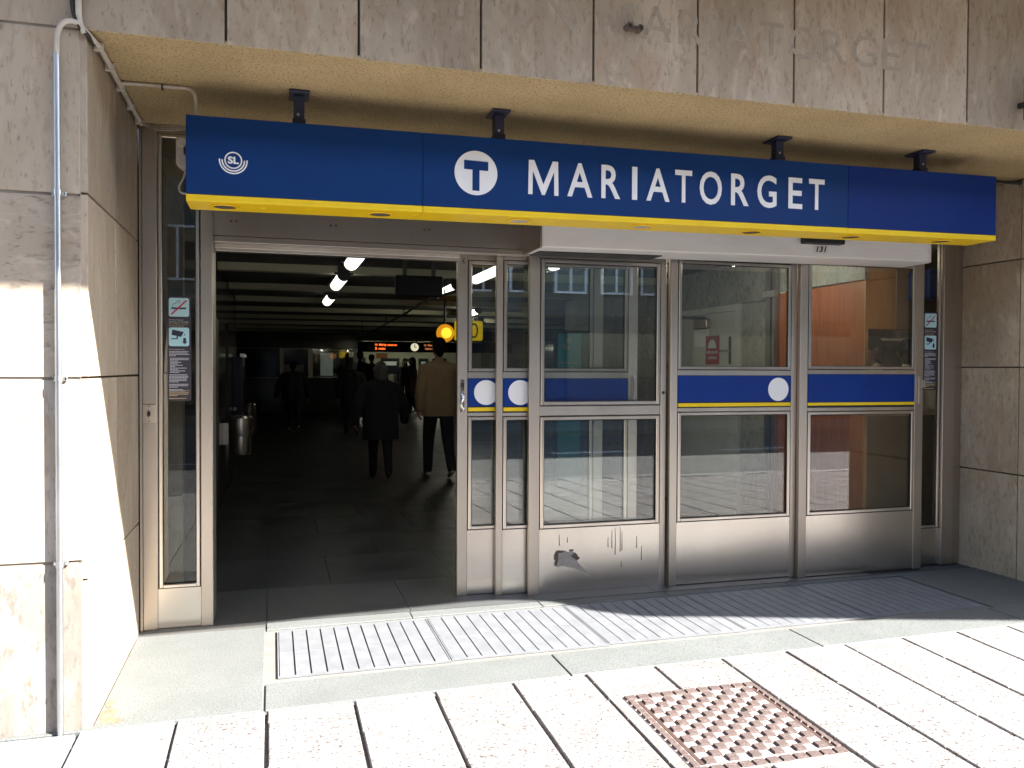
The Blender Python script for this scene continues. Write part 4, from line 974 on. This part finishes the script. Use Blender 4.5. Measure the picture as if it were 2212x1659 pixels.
# back wall furniture: gate line and booths
for k, (x0_, x1_, z0_, z1_, lab) in enumerate(((3.1, 4.05, 1.0, 1.75, 'dark framed booth window at the back, left of the hall gates'), (4.75, 5.6, .35, 1.72, 'dark framed glass door in the cream back wall'),
                              (5.8, 6.25, 1.0, 1.72, 'narrow framed notice case, nearest the glass door on the back wall'), (6.5, 6.95, 1.0, 1.72, 'narrow framed notice case, second from the glass door on the back wall'), (7.15, 7.8, 1.0, 1.72, 'wider framed notice case furthest right on the back wall'))):
    t = thing('booth_window', ((x0_+x1_)/2, 37.95, z0_), lab, 'window', 'openings in the cream back wall')
    MB().frame(x0_, x1_, 37.9, 37.995, z0_+.3, z1_+.35, .07).build('frame', 'black', t)
    MB().box(x0_+.07, x1_-.07, 37.95, 37.97, z0_+.37, z1_+.28).build('pane', 'win_dark', t)
    MB().box(x0_+.12, x1_-.12, 37.93, 37.945, z1_+.02, z1_+.2).build('lit_strip', 'screen', t)
for k in range(4):
    x = 3.6+k*1.05
    t = thing('ticket_gate', (x, 33, hz(33)), ['ticket gate furthest left', 'second ticket gate from the left', 'third ticket gate from the left', 'ticket gate furthest right'][k]+' in the gate line under the departure board', 'gate', 'ticket gates')
    MB().box(x-.1, x+.1, 32.4, 33.9, hz(33), 1.02+hz(33)).build('body', 'steel', t, bevel=.02)
    MB().box(x+.101, x+.75, 33.1, 33.12, .35+hz(33), 1.5+hz(33)).build('flap', 'glass', t)
pf = thing('picture_frame', (5.0, 37.95, 2.0), 'small brown framed notice on the cream back wall below the board', 'notice')
MB().frame(4.55, 5.05, 37.95, 37.995, 2.06, 2.30, .04).build('frame', 'wood3', pf); MB().box(4.592, 5.008, 37.97, 37.99, 2.102, 2.258).build('sheet', 'wood', pf)

# white door in the right hall wall
wd = thing('service_door', (4.6, 8.1, hz(8)), 'pale service door with red sprinkler sign behind the glass doors', 'door')
MB().box(4.60, 4.657, 7.54, 8.72, hz(8), 2.21).build('panel', 'door_white', wd, bevel=.003)
for a, c, z0_, z1_ in ((7.468, 7.536, 0.09, 2.28), (8.724, 8.792, 0.09, 2.28), (7.537, 8.723, 2.213, 2.28)):
    MB().box(4.585, 4.6575, a, c, z0_, z1_).build('frame', 'door_white', wd, bevel=.003)
MB().box(4.545, 4.598, 8.05, 8.35, 2.06, 2.15).build('door_closer', 'steel', wd, bevel=.005)
q = MB(); q.tube([(4.56, 8.1, 2.17), (4.50, 8.5, 2.20), (4.57, 8.68, 2.23)], .012, 8); q.build('closer_arm', 'steel', wd)
hp = MB().box(4.588, 4.599, 7.62, 7.66, 1.66, 1.95).build('lock_plate', 'black', wd, bevel=.003)
MB().tube([(4.588, 7.64, 1.80), (4.55, 7.64, 1.80), (4.55, 7.76, 1.80)], .010, 8).build('handle', 'chrome', wd, smooth=True)
MB().box(4.594, 4.5995, 8.10, 8.40, 1.86, 2.05).build('paper_note', 'sticker', wd)
rs = MB().box(4.592, 4.5985, 7.86, 8.14, 1.66, 1.97).build('red_sign', 'red', wd)
q = MB(); cy_, cz_ = 8.0, 1.835
q.prism([(cy_-.085, cz_)]+[(cy_-.085*math.cos(a), cz_+.095*math.sin(a)) for a in [math.pi*i/16 for i in range(1, 16)]]+[(cy_+.085, cz_)], 'x', 4.5905, 4.5918); 
put_text(q, 'SPRINKLER', -8.12, -7.88, 1.775, 1.805, 4.5918, .001, .015, plane='x'); put_text(q, '-CENTRAL', -8.10, -7.90, 1.715, 1.745, 4.5918, .001, .015, plane='x')
q.build('sign_print', 'print_white', rs)

# wood partition and kiosk
wp = thing('wood_partition', (4.65, 6.2, 0), 'orange wood partition wall behind the rightmost glass door', 'partition')
MB().box(4.64, 4.665, 5.66, 6.27, .05, 2.33).build('board', 'wood', wp)
MB().box(4.64, 4.665, 6.274, 6.84, .05, 2.33).build('board', 'wood', wp)
MB().box(4.637, 4.668, 5.645, 5.659, .02, 2.34).build('edge_trim', 'wood2', wp)
MB().box(4.64, 4.67, 5.66, 6.84, 2.345, 2.84).build('upper_board', 'marble', wp)
MB().box(4.60, 4.71, 6.845, 6.90, .02, 2.84).build('steel_post', 'steel', wp); MB().box(4.60, 4.71, 6.93, 7.01, .02, 2.84).build('steel_post', 'steel', wp)
MB().box(4.61, 4.70, 6.901, 6.929, .02, 2.84).build('post_gap', 'gasket', wp)
MB().box(4.57, 4.615, 6.83, 7.015, 2.30, 2.36).build('clamp', 'steel_b', wp)
kb = thing('kiosk_fitout', (5.8, 7.4, 0), 'kiosk back wall with pale wood cabinets and a steel shelf', 'kiosk')
MB().box(4.71, 7.6, 7.45, 7.5, 0, 2.84).build('back_panel', 'kiosk_wall', kb); MB().box(7.6, 7.65, 5.66, 7.45, 0, 2.84).build('side_panel', 'kiosk_wall', kb)
MB().box(4.71, 7.6, 5.70, 7.45, -.1, .15).build('raised_floor', 'hall_slab', kb)
MB().box(5.55, 6.12, 7.0, 7.44, 2.02, 2.80).build('cabinet', 'wood2', kb, bevel=.004); MB().box(6.125, 6.30, 7.0, 7.44, 2.02, 2.80).build('cabinet', 'wood3', kb, bevel=.004)
MB().box(5.3, 7.4, 7.08, 7.44, 1.905, 1.935).build('shelf', 'box_grey', kb)
MB().box(4.72, 7.4, 5.78, 6.2, .16, 1.22).build('counter', 'wood3', kb); 
MB().box(6.15, 6.9, 6.6, 6.9, 2.30, 2.60).build('blue_box', 'blue_band', kb, bevel=.02)
MB().box(4.76, 5.62, 6.2, 6.3, 2.60, 2.66).build('hidden_fill_tube', 'kiosk_fill', kb)  # unseen tube added to brighten the kiosk interior
pt = thing('steel_pot', (6.3, 7.25, 1.936), 'steel cooking pot standing on the kiosk shelf', 'pot')
q = MB(); q.lathe((6.33, 7.2, 1.936), [(.10, 0), (.105, .01), (.105, .13), (.112, .135), (.10, .135), (.098, .02)], 24); q.build('body', 'steel_b', pt, smooth=True)
for s_ in (-1, 1): MB().tube(smooth_path([(6.33+s_*.105, 7.2, 2.03), (6.33+s_*.14, 7.2, 2.035), (6.33+s_*.14, 7.23, 2.035), (6.33+s_*.105, 7.23, 2.03)], 4), .006, 6).build('handle', 'steel_b', pt)
dsh = thing('dish_stack', (6.05, 7.2, 1.936), 'stack of grey dishes on the kiosk shelf left of the pot', 'dishes')
for i in range(5):
    q = MB(); q.lathe((6.06, 7.2, 1.936+.018*i), [(.06, 0), (.11, .014), (.112, .017), (.105, .017), (.055, .004)], 24); q.build('dish', 'box_grey', dsh, smooth=True)

# poster stand
ps = thing('poster_stand', (3.3, 9.4, hz(9.4)), 'turquoise poster stand behind the panel with torn sticker', 'poster')
py_ = 9.4; xa, xb = px2x(1205, py_), px2x(1254, py_)
MB().box(xa-.02, xb+.25, py_, py_+.12, hz(py_), 2.07).build('case', 'navy', ps, bevel=.006)
po = MB().box(xa, xb, py_-.006, py_-.0005, hz(py_)+.12, 2.03).build('poster', 'teal', ps)
q = MB(); w_ = xb-xa
for (u, v_, r_) in ((.30, 1.88, .035), (.48, 1.95, .04), (.42, 1.86, .03)): q.disc((xa+w_*u, py_-.0065, v_), r_, .001, 20)
put_text(q, 'Barn och cancer', xa+w_*.15, xa+w_*.88, 1.665, 1.70, py_-.0065, .001, .01); put_text(q, 'hör inte ihop.', xa+w_*.15, xa+w_*.78, 1.605, 1.64, py_-.0065, .001, .01)
q.prism([(xa+w_*.55, 1.40), (xa+w_*.82, 1.48), (xa+w_*.80, 1.42), (xa+w_*.70, 1.37)], 'y', py_-.0075, py_-.0065); q.build('poster_print', 'print_white', po)

# ------------------------------------------------------------------ people
def capsule(mb, p0, r0, p1, r1, n=12):
    p0, p1 = Vector(p0), Vector(p1); d = p1-p0; L_ = max(d.length, 1e-4); d = d/L_ if d.length > 1e-4 else Vector((0, 0, 1))
    pts, rs = [], []
    for i in range(5):
        a = math.pi/2*(1-i/5); pts.append(p0-d*r0*math.sin(a)); rs.append(max(r0*math.cos(a), 1e-3))
    pts.append(p0); rs.append(r0); pts.append(p1); rs.append(r1)
    for i in range(1, 6):
        a = math.pi/2*i/5; pts.append(p1+d*r1*math.sin(a)); rs.append(max(r1*math.cos(a), 1e-3))
    mb.tube(pts, rs, n)

def fuse(caps, voxel=.014, smooth=4):
    mb = MB()
    for c in caps: capsule(mb, *c[:4])
    me = mb.mesh('b'); o = bpy.data.objects.new('b', me); COL.objects.link(o)
    md = o.modifiers.new('r', 'REMESH'); md.mode = 'VOXEL'; md.voxel_size = voxel
    ms = o.modifiers.new('s', 'SMOOTH'); ms.iterations = smooth; ms.factor = .5
    dg = bpy.context.evaluated_depsgraph_get()
    out = bpy.data.meshes.new_from_object(o.evaluated_get(dg))
    bpy.data.objects.remove(o); bpy.data.meshes.remove(me)
    out.polygons.foreach_set('use_smooth', [True]*len(out.polygons))
    return out

def seg_dist(P, a, b):
    a, b = np.array(a), np.array(b); d = b-a; t = np.clip(((P-a)@d)/max(d@d, 1e-9), 0, 1)
    return np.linalg.norm(P-(a+t[:, None]*d), axis=1)

def person(loc, h, rz, label, top, trousers, shoes, hair, skin='skin', hem=.80, stride=.22, wide=1.0, hair_style='short', cat='person', arms=(.06, -.06), armout=.07, coat=.022, sleeves=True):
    """walking figure, local +Y is forward, built for 1.80 m and scaled"""
    k = h/1.80
    B = []                                     # body capsules with tags
    for s_, st in ((-1, stride), (1, -stride)):
        hip = (s_*.095, 0, .93); kn = (s_*.10, st*.55+.03, .50+abs(st)*.05); an = (s_*.10, st-.02 if st > 0 else st-.06, .085+(.06 if st < 0 else .0))
        B.append((hip, .105*wide, kn, .078, 'leg')); B.append((kn, .078, an, .060, 'leg'))
        toe = (s_*.115, an[1]+.17, .038 if st > 0 else .04)
        B.append((an, .045, (an[0], an[1]-.035, an[2]-.042), .036, 'shoe')); B.append(((an[0], an[1]-.01, an[2]-.045), .038, toe, .032, 'shoe'))
    B.append(((-.08, 0, .97), .125*wide, (.08, 0, .97), .125*wide, 'leg'))
    B.append(((-.06, 0, 1.10), .118*wide, (-.085, 0, 1.36), .115*wide, 'top')); B.append(((.06, 0, 1.10), .118*wide, (.085, 0, 1.36), .115*wide, 'top'))
    B.append(((0, -.005, 1.44), .070, (-.165*wide, -.005, 1.405), .060, 'top')); B.append(((0, -.005, 1.44), .070, (.165*wide, -.005, 1.405), .060, 'top'))
    B.append(((0, -.01, 1.46), .062, (0, .015, 1.57), .052, 'skin'))
    B.append(((0, -.005, 1.705), .090, (0, .035, 1.635), .072, 'skin')); B.append(((0, .045, 1.62), .050, (0, .062, 1.595), .034, 'skin'))
    B.append(((0, .098, 1.675), .014, (0, .122, 1.648), .016, 'skin'))
    for s_ in (-1, 1): B.append(((s_*.088, -.005, 1.685), .016, (s_*.092, -.012, 1.65), .012, 'skin'))
    hands = []
    A = []
    for s_, sw in ((-1, arms[0]), (1, arms[1])):
        sh = (s_*.195*wide, -.005, 1.395); el = (s_*(.225*wide+armout*.7), sw*.5-.03, 1.15); wr = (s_*(.225*wide+armout), sw+.05, .90)
        A += [(sh, .064, el, .050, 'top'), (el, .050, wr, .034, 'top')]
        pm = (wr[0], wr[1]+.015, wr[2]-.07)
        B.append((wr, .030, pm, .033, 'skin')); hands.append((s_, wr, pm))
    B += A
    me = fuse(B, .0135)
    P = np.array([v.co[:] for v in me.vertices])
    tags = ['leg', 'shoe', 'top', 'skin']
    D = np.stack([np.min([seg_dist(P, c[0], c[2])-(c[1]+c[3])/2 for c in B if c[4] == t], axis=0) for t in tags])
    vt = D.argmin(0)
    for m_ in (trousers, shoes, top, skin): me.materials.append(MT[m_])
    for p in me.polygons: p.material_index = int(np.bincount(vt[list(p.vertices)], minlength=4).argmax())
    # fingers
    bm = bmesh.new(); bm.from_mesh(me)
    fm = MB()
    for s_, wr, pm in hands:
        for i, l in enumerate((.062, .070, .066, .052)):
            b0 = (pm[0]-s_*.006, pm[1]-.028+.019*(3-i), pm[2]-.015); b1 = (b0[0]-s_*.010, b0[1]+.004, b0[2]-l*.55); b2 = (b1[0]-s_*.018, b1[1]+.002, b1[2]-l*.40)
            fm.tube([b0, b1, b2], [.0095, .0085, .006], 6)
        fm.tube([(wr[0], wr[1]+.03, wr[2]-.03), (wr[0]-s_*.008, wr[1]+.058, wr[2]-.065), (wr[0]-s_*.012, wr[1]+.060, wr[2]-.095)], [.011, .010, .007], 6)
    fme = fm.mesh('f', smooth=True); n0 = len(bm.faces); bm.from_mesh(fme); bm.faces.ensure_lookup_table()
    for f_ in bm.faces[n0:]: f_.material_index = 3; f_.smooth = True
    bm.to_mesh(me); bm.free(); bpy.data.meshes.remove(fme)
    root = thing('person', loc, label, cat)
    root.rotation_euler.z = rz; root.scale = (k, k, k)
    def add(nm, mesh, m_=None):
        o_ = bpy.data.objects.new(nm, mesh); COL.objects.link(o_); o_.parent = root
        if m_: mesh.materials.clear(); mesh.materials.append(MT[m_])
        return o_
    add('body', me)
    # coat / jacket: the torso and sleeves, puffed out and cut clean at the hem
    J = [(c[0], c[1]+coat, c[2], c[3]+coat) for c in B if c[4] == 'top' and c not in A]
    if sleeves: J += [(c[0], c[1]+coat*.9, c[2], c[3]+coat*.8) for c in A]
    J += [((-.085, 0, 1.12), .125*wide+coat, (-.092, -.005, hem-.06), .118*wide+coat), ((.085, 0, 1.12), .125*wide+coat, (.092, -.005, hem-.06), .118*wide+coat)]
    J += [((0, -.02, 1.47), .066, (0, -.012, 1.515), .064), ((0, 0, 1.32), .125*wide+coat*.7, (0, -.005, hem-.06), .125*wide+coat*.7)]
    jm = fuse(J, .015, 3)
    bm = bmesh.new(); bm.from_mesh(jm)
    if hem < .88:
        geom = list(bm.verts)+list(bm.edges)+list(bm.faces)
        # keep the sleeves: cut only the skirt of the coat
        r_ = bmesh.ops.bisect_plane(bm, geom=geom, plane_co=(0, 0, hem), plane_no=(0, 0, -1), clear_outer=True)
        ed = [e_ for e_ in r_['geom_cut'] if isinstance(e_, bmesh.types.BMEdge)]
        bmesh.ops.holes_fill(bm, edges=ed, sides=0)
    bm.to_mesh(jm); bm.free()
    add('jacket', jm, top)
    # hair
    Hc = [((0, -.015, 1.725), .094, (0, -.035, 1.68), .088)]
    if hair_style == 'short': Hc += [((0, -.045, 1.66), .070, (0, -.05, 1.60), .045)]
    elif hair_style == 'crop': Hc = [((0, -.005, 1.715), .098, (0, -.03, 1.69), .096), ((0, -.045, 1.68), .075, (0, -.055, 1.60), .05), ((0, .03, 1.735), .078, (0, .045, 1.735), .072)]
    elif hair_style == 'bob': Hc += [((-.05, -.03, 1.69), .075, (-.055, -.03, 1.575), .055), ((.05, -.03, 1.69), .075, (.055, -.03, 1.575), .055), ((0, -.05, 1.70), .08, (0, -.055, 1.57), .06), ((0, -.02, 1.745), .09, (0, -.05, 1.73), .085)]
    elif hair_style == 'long': Hc += [((-.04, -.03, 1.69), .07, (-.06, -.06, 1.45), .05), ((.04, -.03, 1.69), .07, (.06, -.06, 1.45), .05), ((0, -.05, 1.70), .075, (0, -.075, 1.42), .06)]
    elif hair_style == 'bun': Hc += [((0, -.045, 1.66), .070, (0, -.05, 1.61), .045), ((0, -.09, 1.76), .045, (0, -.10, 1.77), .045)]
    add('hair', fuse(Hc, .012, 2), hair)
    for s_ in (-1, 1):
        q = MB(); q.lathe((s_*.032, .098, 1.675), [(.002, -.008), (.009, -.004), (.010, 0), (.009, .004), (.002, .008)], 10); ob = q.build('eye', 'pict_ink'); ob.parent = root
    q = MB(); q.box(-.024, .024, .098, .106, 1.608, 1.614); ob = q.build('mouth', 'drip', None, bevel=.002); ob.parent = root
    return root
def floor_at(x, y): return (x, y, hz(y))
person(floor_at(px2x(948, 11.35), 11.35), 1.95, R(4), 'person in tan jacket and dark trousers walking away under the amber lamp', 'cloth_t', 'cloth_n', 'shoe_w', 'hair_k', hem=.80, stride=.20, arms=(-.10, .16), armout=.05)
person(floor_at(px2x(822, 11.4), 11.4), 1.60, R(-2), 'person with grey bobbed hair and wide black coat walking away', 'cloth_k', 'cloth_k', 'shoe_k', 'hair_g', hem=.62, stride=.20, wide=1.22, hair_style='bob', arms=(-.06, .14), armout=.12, coat=.045)
person(floor_at(px2x(760, 17.8), 17.8), 1.66, R(0), 'person in black with pale hair, half hidden left of the wide black coat', 'cloth_k', 'cloth_k', 'shoe_k', 'hair_g', hem=.62, stride=.12, hair_style='bob', wide=1.1)
person(floor_at(px2x(633, 19.6), 19.6), 1.58, R(8), 'person in dark clothes and pale shoes walking alone at left', 'cloth_k', 'cloth_k', 'shoe_w', 'hair_k', hem=.78, stride=.16, wide=1.2, armout=.14, coat=.05)
person(floor_at(px2x(778, 24), 24), 1.86, R(0), 'person in dark suit with short hair, standing beyond the grey-haired pair', 'cloth_k', 'cloth_k', 'shoe_k', 'hair_k', hem=.8, stride=.1)
person(floor_at(px2x(803, 25.5), 25.5), 1.78, R(-25), 'person in dark clothes far back, just left of the wide black coat', 'cloth_k', 'cloth_n', 'shoe_k', 'hair_k', hem=.8, stride=.1)
person(floor_at(px2x(890, 24.5), 24.5), 1.70, R(100), 'person in pale pink coat with long dark hair facing left', 'cloth_p', 'cloth_k', 'shoe_w', 'hair_k', hem=.55, stride=.12, hair_style='long')
person(floor_at(px2x(874, 31.5), 31.5), 1.65, R(160), 'person in dark clothes behind the pale pink coat, by the gates', 'cloth_k', 'cloth_k', 'shoe_k', 'hair_k', hem=.7, stride=.08, hair_style='long')
person((px2x(1884, 6.42), 6.42, .15), 1.76, R(70), 'person with dark hair and white shirt behind the kiosk counter, nearer the wood partition', 'cloth_w', 'cloth_k', 'shoe_k', 'hair_k', skin='skin_m', hem=.80, stride=.03, hair_style='crop')
person((px2x(1960, 6.55), 6.55, .15), 1.74, R(-50), 'person with dark hair tied up at the right end of the kiosk counter', 'cloth_w', 'cloth_k', 'shoe_k', 'hair_k', skin='skin_d', hem=.80, stride=.03, hair_style='bun')

# ------------------------------------------------------------------ opposite side of the street (seen in the glass)
ob_ = thing('opposite_building', (6, -15, -.15), 'dark stuccoed building across the street, mirrored in the door glass', 'building')
MB().box(-40, 50, -22, -15.0, -.15, 13).build('wall', 'stucco', ob_)
MB().box(-40, 50, -15.0, -14.85, -.15, 3.4).build('base_course', 'stucco2', ob_)
MB().box(-40, 50, -15.0, -14.6, 12.6, 13.2).build('cornice', 'stucco2', ob_)
for r_, zb in enumerate((4.15, 7.2, 10.1)):
    for i in range(26):
        x = -8+i*1.55+(.0 if i % 3 else .1)
        if r_ == 0 and x > 12.2: continue
        wn = MB().frame(x, x+1.15, -15.02, -14.93, zb, zb+1.6, .07).box(x+.54, x+.61, -14.99, -14.94, zb+.07, zb+1.53).build('window_frame', 'white', ob_)
        MB().box(x+.07, x+1.08, -14.998, -14.985, zb+.07, zb+1.53).build('pane', 'win_dark', wn)
for i in range(9):
    x = -9+i*4.6
    sh_ = MB().frame(x, x+3.4, -14.86, -14.80, .45, 2.9, .08).build('shop_window', 'black', ob_)
    MB().box(x+.08, x+3.32, -14.848, -14.84, .53, 2.82).build('pane', 'win_dark', sh_)

bpy.context.view_layer.update()
